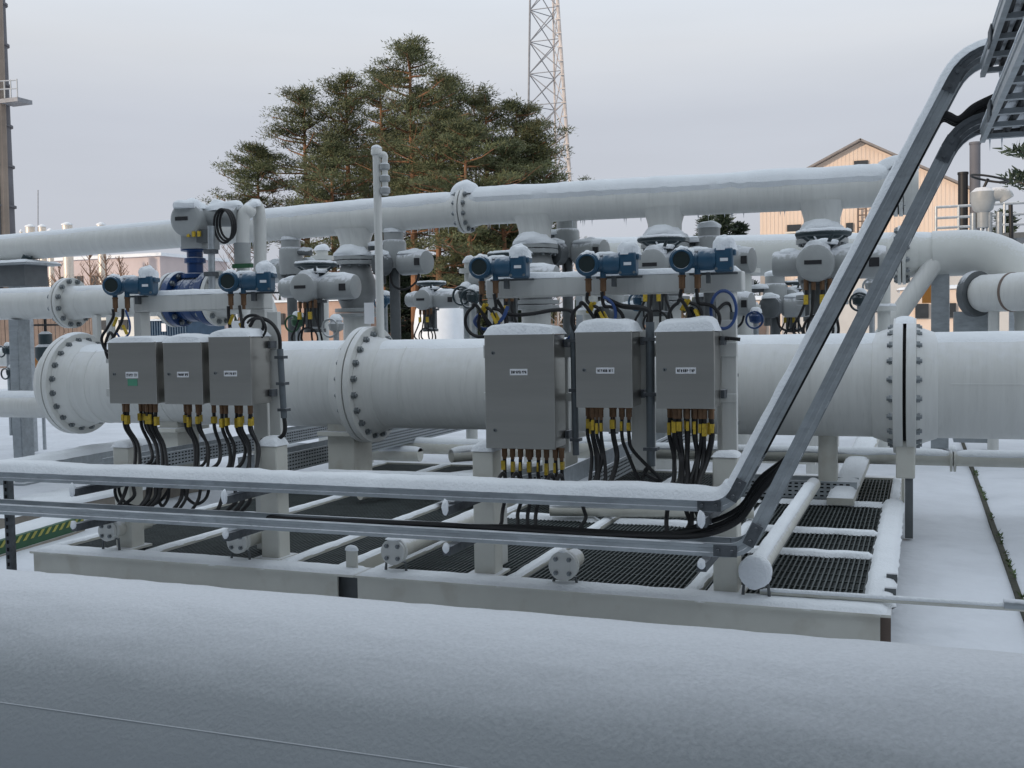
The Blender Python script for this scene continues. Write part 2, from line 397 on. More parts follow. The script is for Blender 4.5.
# ================================================================ FOREGROUND PIPE
def foreground_pipe():
    c = Vector((-2, 1.99, .552)); r = .37
    t = thing('large_foreground_pipe', 'very large frosted pipe running across the bottom of the photo in front of everything', 'pipe', c)
    mb = MB(); n = 420; seg = 120; x0, x1 = -16, 9
    for k in range(n + 1):
        x = x0 + (x1 - x0) * (k / n)
        for j in range(seg):
            w = 2 * PI * j / seg; nn = max(0, math.sin(w) - .4) * 1.5
            rr = r + nn * (.0035 * nz1(x * 22, w * 14) + .003 * nz1(x * 60, w * 40) + .002 * nz1(x * 5, w * 3))
            mb.v.append((x, c.y + math.cos(w) * rr, c.z + math.sin(w) * rr))
    for k in range(n):
        for j in range(seg):
            A = k * seg + j; B = k * seg + (j + 1) % seg; mb.q(A, B, B + seg, A + seg)
    part('pipe_body', mb, 'frost_pipe', t)
    # cladding seam on the near side; seen at 24.4 degrees below the horizon
    al = math.radians(24.35); dy, dz = math.cos(al), -math.sin(al); oy, oz = -c.y, CAM.z - c.z
    b = oy * dy + oz * dz; q = b * b - (oy * oy + oz * oz - r * r); s_ = -b - math.sqrt(q); y, z = oy + s_ * dy, oz + s_ * dz
    ang = math.atan2(z, y)
    s = MB(); s.sweep([(x0, c.y, c.z), (x1, c.y, c.z)], (0, 1, 0), [(math.cos(ang + d) * (r + h), math.sin(ang + d) * (r + h)) for d, h in ((-.005, -.002), (-.005, .0008), (.0, .0016), (.003, .0008), (.003, -.002))])
    part('cladding_seam', s, 'frost_pipe', t)
    for x in (-5.5, -.6, 3.6):
        g = MB(); g.torus((x, c.y, c.z), (1, 0, 0), r + .001, .006, 96, 6)
    for x in (-9, -3.2, 2.6):
        sdl = MB(); sdl.box((x - .15, c.y - .25, -.05), (x + .15, c.y + .25, .22)); part('pipe_saddle', sdl, 'concrete', t, bevel=.01)
foreground_pipe()

# ================================================================ SKIDS
ZT = .25
def hbeam_x(mb, x0, x1, y, z, h=.2, w=.16, tk=.012):
    mb.box((x0, y, z - tk), (x1, y + w, z)); mb.box((x0, y, z - h), (x1, y + w, z - h + tk))
    mb.box((x0 + .0, y + .03, z - h + tk), (x1, y + .045, z - tk))
def beam_y(mb, x, y0, y1, z, h=.2, w=.1): mb.box((x - w / 2, y0, z - h), (x + w / 2, y1, z))
YF = 4.87; YB = 9.25
def grating(parent, x0, x1, y0, y1, z):
    """bearing bars run front to back with thin cross rods"""
    g = MB(); n = int((x1 - x0) / .026)
    for k in range(n + 1):
        x = x0 + (x1 - x0) * k / n; g.box((x - .0035, y0, z - .03), (x + .0035, y1, z))
    m = int((y1 - y0) / .14)
    for k in range(m + 1):
        y = y0 + (y1 - y0) * k / m; g.box((x0, y - .003, z - .012), (x1, y + .003, z - .004))
    part('floor_grating', g, 'grating', parent, kind='stuff', smooth=False)
    u = MB(); u.box((x0, y0, .004), (x1, y1, .02))
    return u
def skid(name, label, x0, x1, xs, ysn, openend):
    t = thing(name, label, 'steel skid', ((x0 + x1) / 2, YF, 0))
    gp = .115 if x1 < -1 else .045; fb = MB(); fb.box((x0, YF, ZT - .20), (x1 - gp, YF + .012, ZT - .012)); fb.box((x0, YF - .03, ZT - .012), (x1, YF + .16, ZT)); fb.box((x0, YF - .03, ZT - .212), (x1, YF + .13, ZT - .20))
    part('front_beam', fb, 'cream', t)
    e_ = MB(); e_.box((x1 - gp - .03, YF + .06, ZT - .2), (x1 - .002, YF + .075, ZT - .0125)); part('end_plate', e_, 'rust' if x1 > -1 else 'dark_grey', t)
    bb = MB(); bb.box((x0, YB, ZT - .2), (x1, YB + .12, ZT)); part('rear_beam', bb, 'cream', t)
    for k, x in enumerate(xs):
        b = MB(); w = .065; beam_y(b, x, YF + .16, YB, ZT, .18, w); part('cross_beam', b, 'cream', t)
        part('snow', snow_path([(x, YF + .1, ZT), (x, YB, ZT)], (1, 0, 0), w * .5, .022, .05, k * 3 + x, scal=.35), 'snow', t)
    ys = [YF + .17] + ysn + [YB]
    for xa, xb in zip(xs, xs[1:]):
        for ya, yb in zip(ys, ys[1:]):
            grating(t, xa + .05, xb - .05, ya + .01, yb - .01, ZT - .012)
            if yb < YB:
                part('snow', snow_path([(xa + .05, yb, ZT - .012), (xb - .05, yb, ZT - .012)], (0, 1, 0), .05, .035, .04, xa + yb, scal=.5), 'snow', t)
    # dark pan below the grating
    p = MB(); p.box((x0 + .05, YF + .17, .02), (x1 - .05, YB, .035)); part('drip_pan', p, 'dark_pan', t)
    part('snow', snow_path([(x0 + .01, YF + .07, ZT), (x1 - .01, YF + .07, ZT)], (0, 1, 0), .095, .022, .03, x0, scal=.2, sag=.0), 'snow', t)
    return t
sk1 = skid('pipe_skid', 'left cream steel skid with dark grating, under the three small steel boxes', -4.92, -2.745, [-4.88, -4.2, -3.27, -2.91], [6.3, 7.6], True)
sk2 = skid('pipe_skid', 'right cream steel skid with dark grating, under the large upright steel box', -2.74, -.115, [-2.69, -1.93, -1.02, -.17], [6.1, 6.78, 7.86], True)
# lifting lug at the joint
for u, v in ((352, 560),):
    p = at(u, v, Y=4.95); m = MB(); m.box((p.x - .035, p.y - .01, .24), (p.x + .035, p.y + .01, .36)); part('lifting_lug', m, 'cream', sk2, bevel=.012)
    part('snow', MB().blob((p.x, p.y, .355), .04, .02, .03), 'snow', sk2)
# stub ends: drain pipes running back with blind flanges on the front beam
stub_px = [(107, 531, .060, 'half hidden behind the left post foot'), (237, 542, .064, 'under the gap between the third steel box and its post'), (393, 552, .068, 'just right of the joint between the skids'), (563, 566, .073, 'below the middle of the large steel box'), (755, 572, .074, '')]
for k, (u, v, r, w) in enumerate(stub_px):
    p = at(u, v, Y=4.93); last = k == 4
    lab = ['white four bolt blind flange at the far left end of the skid', 'snow capped blind flange, second from the left on the skid front', 'white four bolt blind flange just right of the skid joint', 'white four bolt blind flange on the skid front below the large steel box', 'snow covered round pipe end beside the foot of the rightmost post'][k]
    t = thing('drain_pipe', lab, 'drain pipe', (p.x, p.y, ZT), group='drain pipe ends along the skid front')
    pb = MB(); pb.cyl((p.x, p.y + .02, p.z), (p.x, p.y + (2.9 if last else .35 if k < 2 else 1.0 if k == 2 else .2), p.z), .048, 18); part('pipe', pb, 'cream', t)
    fl = MB(); fl.cyl((p.x, p.y - .008, p.z), (p.x, p.y + .012, p.z), r, 28); fl.cyl((p.x, p.y + .018, p.z), (p.x, p.y + .04, p.z), r, 28)
    f = part('blind_flange', fl, 'white_pipe' if not last else 'snow', t, bevel=.002)
    if not last:
        for q in range(4):
            a = PI / 4 + q * PI / 2; o = bpy.data.objects.new('bolt', BOLT); COL.objects.link(o); o.parent = f
            o.location = Vector((p.x + math.cos(a) * r * .66, p.y - .006, p.z + math.sin(a) * r * .66)) - t.location; o.rotation_euler = (PI / 2, 0, 0); o.scale = (.36, .36, .4)
    else:
        b = MB(); b.blob((p.x, p.y - .01, p.z), r * 1.02, .022, r * 1.05, 22, 10, full=True); part('snow', b, 'snow', t)
        part('snow', snow_path([(p.x, p.y + .05, p.z + .046), (p.x, p.y + 2.6, p.z + .046)], (1, 0, 0), .036, .02, .05, 3), 'snow', t)
    if not last: part('snow', MB().blob((p.x - (.0 if k != 1 else .02), p.y + .01, p.z + r - .004), .045 if k != 3 else .02, .03, .03 if k == 1 else .012), 'snow', t)
    cl = MB(); cl.tube([(p.x - .06, p.y + .03, ZT + .01), (p.x - .055, p.y + .03, p.z - r * .8), (p.x + .055, p.y + .03, p.z - r * .8), (p.x + .06, p.y + .03, ZT + .01)], .008, 6); cl.box((p.x - .09, p.y - .02, ZT + .001), (p.x + .09, p.y + .05, ZT + .012))
    part('clamp', cl, 'dark_grey', t)

# ================================================================ SHORT POSTS WITH TRAY ARMS
posts = [(-4.40, 5.10, .86), (-3.385, 5.10, .89), (-2.085, 5.08, .895), (-.852, 5.06, .90)]
plab = ['short square cream post with snow cap, leftmost of the four tray posts', 'short square cream post with snow cap below the third steel box from the left', 'short square cream post with snow cap just left of the large steel box', 'short square cream post at the right end where the trays turn upward']
armx = [at(75, 478, Y=4.52).x, at(227, 490, Y=4.52).x, at(447, 494, Y=4.52).x, at(702, 508, Y=4.52).x]
for k, (x, y, zt) in enumerate(posts):
    t = thing('tray_post', plab[k], 'post', (x, y, ZT), group='short posts along the skid front'); h = .058
    m = MB(); m.box((x - h, y - h, ZT), (x + h, y + h, zt)); part('post_tube', m, 'cream', t, bevel=.008)
    b = MB(); b.box((x - .085, y - .1, ZT + .001), (x + .085, y + .09, ZT + .014)); part('base_plate', b, 'cream', t)
    part('snow', snow_box(x - h, x + h, y - h, y + h, zt, .055 if k != 3 else .035, k, k=3), 'snow', t)
    ax = armx[k]
    for z in (.655, .465):
        a = MB(); a.box((ax - .02, 4.50, z), (ax + .02, 5.3 if z > .6 else 5.0, z + .04)); 
        if abs(x - ax) > .05: a.box((min(x, ax), y - h - .025, z), (max(x, ax), y - h - .002, z + .04))
        ar = part('tray_arm', a, 'galv_dark', t)
        c = MB(); c.blob((ax, 4.497, z + .036), .017, .018, .038 if z > .6 else .024, 12, 8, full=True, nz_=.2, seed=k); part('snow_cap', c, 'snow', ar)

# ================================================================ CABLE LADDERS
def arcpath(a, d0, d1, rad, n=6):
    """corner at a, from direction d0 to d1, rounded"""
    d0 = d0.normalized(); d1 = d1.normalized(); ang = d0.angle(d1); tl = rad * math.tan(ang / 2); p0 = a - d0 * tl; p1 = a + d1 * tl
    out = []
    for k in range(n + 1):
        s = k / n; out.append(p0.lerp(a, s).lerp(a.lerp(p1, s), s))
    return out
RAILN = [(0, 0), (0, .016), (.004, .020), (.004, .036), (0, .040), (0, .058), (.018, .058), (.018, .053), (.007, .053), (.007, .005), (.018, .005), (.018, 0)]
RAILF = [(-a, b) for a, b in RAILN]
def ladder(name, label, zb, x_end, corner, top, topx, tray_w, snow_t, hasstrut):
    YN = 4.55; X0 = -6.6
    t = thing(name, label, 'cable ladder', (-3, YN, zb))
    d1 = Vector((top[0] - corner[0], 0, top[1] - corner[1])); C_ = Vector((corner[0], YN, corner[1])); T_ = Vector((top[0], YN, top[1]))
    hor = Vector((1, 0, 0))
    low = [Vector((X0, YN, zb)), Vector((x_end, YN, zb))]
    # the slope and the two bends, one piece each
    bend = arcpath(C_, hor, d1, .16, 6); up = [bend[-1], T_]; tb = arcpath(T_, d1, hor, .16, 6)
    segs = [('side_rail', low + [bend[0]]), ('bend_rail', bend), ('sloping_rail', [bend[-1], tb[0]]), ('bend_rail', tb + [Vector((topx, YN, tb[-1].z))])]
    for nm, pts in segs:
        a = MB().sweep(pts, (0, 1, 0), RAILN); part(nm, a, 'galv' if 'bend' not in nm else 'galv_dark' if nm == 'bend_rail' and pts[0].x > 0 else 'galv', t)
        pf = [p + Vector((0, tray_w, 0)) for p in pts]; b = MB().sweep(pf, (0, 1, 0), RAILF); part(nm, b, 'galv', t)
    def rungs(pa, pb, st):
        n = max(1, int((pb - pa).length / st)); tt = (pb - pa).normalized(); nr = Vector((0, 1, 0)).cross(tt)
        if nr.z < 0: nr = -nr
        for k in range(n + 1):
            p = pa.lerp(pb, (k + .5) / (n + 1)) + nr * .012
            R = Matrix((tt, Vector((0, 1, 0)), nr)).transposed()
            r = MB().box((-.014, .006, -.009), (.014, tray_w - .006, .009), R, p); part('rung', r, 'galv', t)
    rungs(low[0], bend[0], .28); rungs(bend[-1], tb[0], .28)
    # splice plates
    for p, tt in ((bend[0], hor), (bend[-1], d1.normalized()), (tb[0], d1.normalized())):
        nr = Vector((0, 1, 0)).cross(tt); nr = -nr if nr.z < 0 else nr
        R = Matrix((tt, Vector((0, 1, 0)), nr)).transposed(); s = MB().box((-.05, -.006, .004), (.05, -.001, .054), R, p)
        for q in (-.03, .03): s.cyl(p + tt * q + nr * .028 + Vector((0, -.018, 0)), p + tt * q + nr * .028, .008, 8)
        part('splice_plate', s, 'galv_dark', t)
    nrs = Vector((0, 1, 0)).cross(d1.normalized()); nrs = -nrs if nrs.z < 0 else nrs
    return t, low, bend, tb, nrs
tw = .16
ZU, ZL = .714, .522
tU, lowU, bendU, tbU, nU = ladder('upper_cable_ladder', 'upper galvanised cable ladder heaped with snow, bending steeply up to the right', ZU, -1.0, (-.745, ZU), (.19, 2.525), .27, tw, .05, 1)
tL, lowL, bendL, tbL, nL = ladder('lower_cable_ladder', 'lower galvanised cable ladder carrying a thick black cable, bending steeply up to the right', ZL, -1.0, (-.675, ZL), (.17, 2.262), .26, tw, 0, 1)
# snow heaped on the upper ladder
bed = [Vector((p.x, p.y + .07, p.z + .055)) for p in lowU] + [p + Vector((0, .07, 0)) + (Vector((0, 0, 1)).lerp(nU, i / 6)).normalized() * .055 for i, p in enumerate(bendU)]
nb_ = bend_n = len(bed)
part('snow', snow_path(bed, (0, 1, 0), .088, .058, .035, 1, m=13, scal=.10, ends=False), 'snow', tU)
slope = [bendU[-1] + Vector((0, .06, 0)) + nU * .054 - (bendU[-1] - bendU[-2]) * .9, tbU[0] + Vector((0, .06, 0)) + nU * .056] + [p + Vector((0, .06, 0)) + nU.lerp(Vector((0, 0, 1)), i / 6).normalized() * .056 for i, p in enumerate(tbU)][1:]
part('snow', snow_path(slope, (0, 1, 0), .070, .034, .03, 2, m=11, scal=.15, ends=True), 'snow', tU)
sl2 = [p + Vector((0, .14, 0)) + nL * .045 for p in bendL[2:]] + [p + Vector((0, .14, 0)) + nL * .045 for p in tbL]
part('snow', snow_path(sl2, (0, 1, 0), .02, .010, .035, 5, m=7, scal=.2), 'snow', tL)
part('snow', snow_path([Vector((-6.5, 4.556, ZL + .058)), Vector((-.85, 4.556, ZL + .058))], (0, 1, 0), .009, .006, .03, 8, m=5, scal=.5), 'snow', tL)
# perforated hanger strut at the left
sx = at(9, 500, Y=4.86).x
t = thing('perforated_strut', 'perforated galvanised strut standing at the left edge holding both cable ladders', 'strut', (sx, 4.85, 0))
m = MB(); m.box((sx - .02, 4.84, .0), (sx + .02, 4.88, .70)); part('channel', m, 'galv_dark', t)
for k in range(14):
    h = MB(); z = .06 + k * .045; h.box((sx - .007, 4.836, z), (sx + .007, 4.8385, z + .022)); part('slot_hole', h, 'hole', t)
m = MB(); m.box((sx - .05, 4.8, -.02), (sx + .05, 4.92, .012)); part('base_plate', m, 'galv_dark', t)
# the heavy cables on the lower ladder
for k, (dy, r, u0) in enumerate(((.035, .013, 260), (.065, .012, 330), (.095, .011, 420))):
    x0 = at(u0, 520, Y=4.7).x; Y_ = 4.55 + dy; pts = [(x0, Y_ + .15, ZL + .03), (x0 + .25, Y_ + .03, ZL + .05)]
    x = x0 + .6
    while x < -1.35: pts.append((x, Y_ + .01 * nz1(x * 3, k), ZL + .062 + .012 * nz1(x * 2, k + 4))); x += .4
    b1 = bendL[-1]
    pts += [(-1.10, Y_, ZL + .068), (-.88, Y_, ZL + .085 + .02 * k), (-.73, Y_ + .01, ZL + .15 + .025 * k), (-.64, Y_ + .02, ZL + .27 + .03 * k)]
    for s in (.25, .5, .75, .9): pts.append(b1.lerp(tbL[0], s) + Vector((0, dy, 0)) + nL * .03)
    q = tbL[0]; pts += [q + Vector((0, dy, 0)) + nL * .045, q + Vector((.03, dy, .09)), q + Vector((.14, dy, .085)), q + Vector((.45, dy - .1, .03))]
    m = MB().tube(curve(pts, 8), r, 8); single('heavy_cable', m, 'black', ['thickest black cable lying along the front of the lower cable ladder', 'second black cable lying behind the thickest one on the lower cable ladder', 'rearmost black cable on the lower cable ladder'][k], 'cable', 'black cables along the lower cable ladder')
# overhead ladders
def overhead(label, z, x0, y0, w, dirx, seed):
    d = Vector((dirx, -1, 0)).normalized(); lat = Vector((1, dirx, 0)).normalized(); P = Vector((x0, y0, z)); Q = P + d * 5.0
    t = thing('overhead_cable_ladder', label, 'cable ladder', P, group='overhead cable ladders at the top right')
    pr = [(a, b) for a, b in RAILN]
    part('side_rail', MB().sweep([P, Q], lat, pr), 'galv', t); part('side_rail', MB().sweep([P + lat * w, Q + lat * w], lat, RAILF), 'galv', t)
    n = 20
    for k in range(n):
        p = P + d * (.06 + k * .25); R = Matrix((lat, d, Vector((0, 0, 1)))).transposed()
        part('rung', MB().box((.006, -.014, .004), (w - .006, .014, .022), R, p), 'galv', t)
        if k % 2 == 0:
            ic = MB()
            for q in range(3): ic.lathe([(.004, 0), (.002, -.02), (.0004, -random.uniform(.03, .05))], p + lat * random.uniform(.03, w - .05) + Vector((0, 0, .006)), (0, 0, 1), 6)
            part('icicle', ic, 'snow', t, kind='stuff')
    c = MB()
    for k in range(7):
        off_ = .03 + k * (w - .06) / 6; pts = [P + d * s + lat * (off_ + .012 * nz1(s * 1.3, k + seed)) + Vector((0, 0, .034 + .006 * nz1(s * 2, k))) for s in [i * .25 for i in range(21)]]
        part('cable', MB().tube(pts, .013, 7), 'black', t)
    part('snow', snow_path([P + lat * (w / 2) + Vector((0, 0, .05)), Q + lat * (w / 2) + Vector((0, 0, .05))], lat, w * .47, .05, .06, seed), 'snow', t)
    part('snow', snow_path([P + lat * .009 + Vector((0, 0, .057)), Q + lat * .009 + Vector((0, 0, .057))], lat, .012, .016, .05, seed), 'snow', t)
    part('splice_plate', MB().box((-.006, -.02, .0), (-.001, .1, .058), Matrix((lat, -d, Vector((0, 0, 1)))).transposed(), P + d * .55), 'galv_dark', t)
    return t
overhead('upper overhead cable ladder with the higher, leftmost rail at the top right corner', 2.45, .215, 4.56, .34, -.0183 * -1, 1)
overhead('lower overhead cable ladder, nearest the right edge, below the other overhead ladder', 2.20, .215, 4.56, .42, .0165, 2)
# cables dropping from the overhead ladders on to the sloping ones
for k in range(3):
    yy = 4.58 + .04 * k; q0, q1 = bendU[-1], tbU[0]
    pts = [(.62, 4.2 + .05 * k, 2.47), (.42, yy - .12, 2.43), (.30, yy - .02, 2.385 - .02 * k), (.20, yy, 2.345 - .01 * k), (.14, yy, 2.30)] + [q0.lerp(q1, f) + Vector((0, yy - 4.55, 0)) + nU * .012 for f in (.92, .8, .5, .1)]
    single('slope_cable', MB().tube(curve(pts, 8), .016, 8), 'black', ['front', 'middle', 'rear'][k] + ' black cable curving from the overhead ladder down inside the upper sloping ladder', 'cable', 'black cables on the slope')

# ================================================================ STEEL BOXES WITH CABLES
def gland_cable(parent, x, y, z, path, r, brass=.014, tag=True, glen=.05):
    g = MB(); g.cyl((x, y, z - .012), (x, y, z), brass * 1.15, 6); g.cyl((x, y, z - glen), (x, y, z - .012), brass, 8); g.cyl((x, y, z - glen - .012), (x, y, z - glen), brass * .7, 8)
    c = MB().tube(curve([(x, y, z - glen)] + path, 6), r, 7); co = part('cable', c, 'black', parent)
    part('cable_gland', g, 'brass', co)
    if tag:
        t = MB(); dx = random.uniform(-.004, .004); zz = z - glen - random.uniform(.012, .03)
        t.box((x - r * random.uniform(.3, 1.25) + dx, y - r * 1.5, zz - random.uniform(.035, .06)), (x + r * random.uniform(.4, 1.2) + dx, y + r * 1.2, zz)); part('cable_tag', t, 'yellow', co)
def steel_box(label, x0, x1, z0, z1, YFr, dep, snow_t, locks, labpos, glands, seed, tagc=None):
    t = thing('junction_box', label, 'junction box', ((x0 + x1) / 2, YFr + dep / 2, z0), group='stainless steel junction boxes')
    m = MB(); m.box((x0 + .004, YFr + .012, z0 + .004), (x1 - .004, YFr + dep, z1 - .004)); part('body', m, 'steel', t, bevel=.004)
    d = MB(); d.box((x0, YFr - .004, z0), (x1, YFr + .010, z1)); part('door', d, 'steel', t, bevel=.003)
    for (lx, lz) in locks:
        k = MB(); k.cyl((lx, YFr - .010, lz), (lx, YFr - .003, lz), .009, 14); o = part('lock', k, 'bolt', t)
        part('keyhole', MB().box((lx - .0025, YFr - .0115, lz - .005), (lx + .0025, YFr - .0098, lz + .003)), 'hole', o)
    lx, lz, lw, lh = labpos
    o = part('name_plate', MB().box((lx - lw / 2, YFr - .0065, lz - lh / 2), (lx + lw / 2, YFr - .0038, lz + lh / 2)), 'label_white', t)
    ink = MB(); cw = lw / 11
    for gi, (a, b) in enumerate(((.9, 3.4), (4.1, 7.0), (7.7, 10.2))):       # three illegible groups of print
        x = a
        while x < b - .3:
            xx = lx - lw / 2 + x * cw; hh = lh * random.uniform(.42, .5); ink.box((xx, YFr - .0075, lz - hh / 2), (xx + cw * .28, YFr - .0064, lz + hh / 2))
            ink.box((xx, YFr - .0075, lz + hh * random.choice((-.5, .0, .3)) ), (xx + cw * .7, YFr - .0064, lz + hh * .15 + hh * .2)); x += 1.0
    part('print', ink, 'ink', o)
    if tagc: 
        g = part('green_sticker', MB().box((lx - lw * .36, YFr - .0062, lz - lh * 1.7), (lx + lw * .42, YFr - .0038, lz - lh * .62)), 'green_tag', t)
    part('snow', snow_box(x0, x1, YFr, YFr + dep, z1, snow_t, seed, over=.006), 'snow', t)
    for hz in (z1 - .05, z0 + .06):
        part('hinge', MB().box((x1 + .001, YFr + dep - .03, hz - .02), (x1 + .02, YFr + dep + .05, hz + .02)), 'galv_dark', t)
    for gdef in glands: gland_cable(t, *gdef)
    return t
YB5 = 4.98
def ZB(z): return 1.5 + (z - 1.5) * YB5 / 5.4
def gl(px, z, drop=.62, spread=.0, r=.0075, tag=True, brass=.013, x_end=None, jy=0):
    z = ZB(z); x = at(px, 420, Y=5.06).x; xe = (x if x_end is None else x_end) - x * .034 + random.uniform(-.015, .015); yy = 5.06 + jy
    head = [(x + random.uniform(-.004, .004), yy, z - .14), (x * .6 + xe * .4 + random.uniform(-.012, .012), yy - .01, min(z - .2, .88))]
    if random.random() < .55: tail = [(xe, yy - .14, .80), (xe, 4.82, .765), (xe + .01, 4.72, .75), (xe + .06, 4.66, .745)]
    else: tail = [(xe, yy - .14, .76), (xe, 4.83, .68), (xe + random.uniform(-.01, .03), 4.80, .62), (xe + .01, 4.75, .58), (xe, 4.71, .55)]
    return (x, yy, z, head + tail, r, brass, tag)
def X(u, v=370): return at(u, v, Y=YB5).x
bl = [
 ('leftmost stainless steel box of the row of three, with a green sticker', 109, 156.5, 1.088, 1.475, .045, [(115, 374)], (132.5, 375, .095, .040), [(129, 0), (132, 0), (139, 0), (143, 0), (149, 0), (152, 0), (156, 0), (160, 0)], True),
 ('stainless steel box in the middle of the left row of three', 164, 202.5, 1.088, 1.47, .05, [(169.5, 374)], (183.5, 374.5, .085, .034), [(184, 0), (188, 0), (193, 0), (198, 0), (202, 0)], False),
 ('stainless steel box rightmost of the left row of three, with its deep side in view', 209.5, 251.5, 1.085, 1.50, .05, [(216, 373)], (231, 373.5, .092, .034), [(212, 0), (226, 0), (230, 0), (235, 0), (239, 0), (244, 0), (249, 0), (254, 0)], False),
 ('largest stainless steel box, tall and upright, with two locks on its left edge', 485, 554.5, .866, 1.487, .085, [(493.5, 353), (495.5, 430)], (519, 372, .100, .034), [(504, 1), (512, 1), (520, 1), (529, 1), (538, 1), (546, 1), (555, 1), (561, 1)], False),
 ('stainless steel box in the middle of the right row, between two grey conduits', 576, 632.5, 1.094, 1.494, .085, [(584.5, 370)], (605.5, 370.5, .098, .032), [(587, 0), (590, 0), (595, 0), (599, 0), (603, 0), (613, 2), (622, 3), (629, 3)], False),
 ('rightmost stainless steel box, above the densest bundle of yellow tagged cables', 656, 714.5, 1.093, 1.490, .085, [(665, 369.5)], (686, 370.5, .104, .032), [(669, 0), (673, 0), (677, 0), (681, 0), (685, 0), (689, 0), (693, 0), (697, 0), (702, 0), (706, 0), (710, 0), (713, 0)], False)]
for k, (lab, ua, ub, z0, z1, st, locks, (lu, lv, lw, lh), gs, tg) in enumerate(bl):
    gg = []
    for u, kind in gs:
        if kind == 0: gg.append(gl(u, z0, r=.0105 if k in (0, 2, 5) else .009, x_end=at(u, 420, Y=5.06).x + (.03 if k == 0 else .01 if k < 3 else 0) - (.05 if k == 5 and u > 695 else 0), jy=random.choice((-.035, .02))))
        elif kind == 1: gg.append(gl(u, z0, r=.0095, brass=.015 if u != 529 else .022, x_end=at(u, 420, Y=5.06).x - .03))
        elif kind == 2: gg.append(gl(u, z0, r=.013, brass=.018))
        else:
            x = at(u, 420, Y=5.06).x; xc_ = at(651, 466, Y=5.12); zq = ZB(z0)
            gg.append((x, 5.06, zq, [(x, 5.06, zq - .15), (x + .02, 5.07, zq - .22), (x + .08 + .01 * (u - 622), 5.09, xc_.z - .065 - .01 * (629 - u) / 7), (xc_.x - .03, 5.11, xc_.z - .035), (xc_.x, 5.12, xc_.z + .01)], .009, .015, True))
    lp_ = [(at(a, b, Y=YB5).x, at(a, b, Y=YB5).z) for a, b in locks]; q = at(lu, lv, Y=YB5)
    steel_box(lab, X(ua), X(ub), ZB(z0), ZB(z1), YB5, .19 if k < 3 else .18, st * (.93 if k < 3 else .78), lp_, (q.x, q.z, lw * .92, lh * .92), gg, k * 5, tg)
# slack loops hanging between the two ladders at the left
for k, (pp, lab) in enumerate((([(118, 478), (115, 492), (121, 504), (136, 507), (152, 500), (163, 486)], 'leftmost black cable loop hanging between the ladders'), ([(122, 478), (119, 490), (126, 503), (142, 507), (160, 501), (172, 484)], 'second black cable loop hanging between the ladders at the left'), ([(160, 480), (158, 495), (162, 506), (168, 498), (169, 484)], 'narrow black cable loop between the ladders at the left'), ([(183, 482), (186, 496), (196, 504), (206, 498), (210, 484)], 'short black cable loop below the middle box of the left row'))):
    single('cable_loop', MB().tube(curve([at(u, v, Y=4.86 + .02 * (k % 2)) for u, v in pp], 7), .009, 8), 'black', lab, 'cable', 'cable loops between the ladders')
# conduits beside the boxes
def conduit(u, v0, v1, r, label, Y=5.12, bend=None):
    a = at(u[0], v0, Y=Y); b = at(u[1], v1, Y=Y); t = thing('conduit', label, 'conduit', b, group='grey conduits beside the steel boxes')
    part('tube', MB().cyl(b, a, r, 14), 'conduit_grey', t)
    for f in (.12, .5, .88):
        p = b.lerp(a, f); part('clamp', MB().box((p.x - r * 1.5, p.y - r * 1.15, p.z - .008), (p.x + r * 1.6, p.y + r * 1.6, p.z + .008)), 'galv_dark', t)
    if bend: part('cable', MB().tube(curve([a - Vector((0, 0, .03))] + bend, 6), r * .6, 8), 'black', t)
    return t
c = conduit((280, 284), 349, 418, .018, 'galvanised conduit on the right of the left row of boxes', bend=[at(279, 335, Y=5.12), at(270, 322, Y=5.13), at(256, 318, Y=5.14), at(250, 326, Y=5.18)])
p = at(284, 418, Y=5.12); single('conduit_cable', MB().tube(curve([p + Vector((0, 0, .02)), at(285, 430, Y=5.11), at(281, 437, Y=5.10), at(272, 440, Y=5.09), at(262, 440, Y=5.12)], 6), .012, 8), 'black', 'short black cable bending out of the conduit right of the left boxes', 'cable')
conduit((573, 576), 325, 455, .017, 'galvanised conduit between the largest steel box and the middle one', bend=[at(572, 312, Y=5.13), at(555, 310, Y=5.14), at(530, 314, Y=5.17), at(508, 314, Y=5.2), at(497, 300, Y=5.2)])
conduit((650, 651), 322, 466, .022, 'thickest galvanised conduit, left of the rightmost steel box', bend=[at(650, 312, Y=5.13), at(640, 308, Y=5.14), at(622, 306, Y=5.17), at(608, 300, Y=5.2)])
conduit((732.5, 734), 312, 438, .014, 'thin galvanised conduit right of the rightmost steel box', Y=5.28, bend=[at(730, 305, Y=5.28), at(724, 304, Y=5.26), at(716, 312, Y=5.22)])

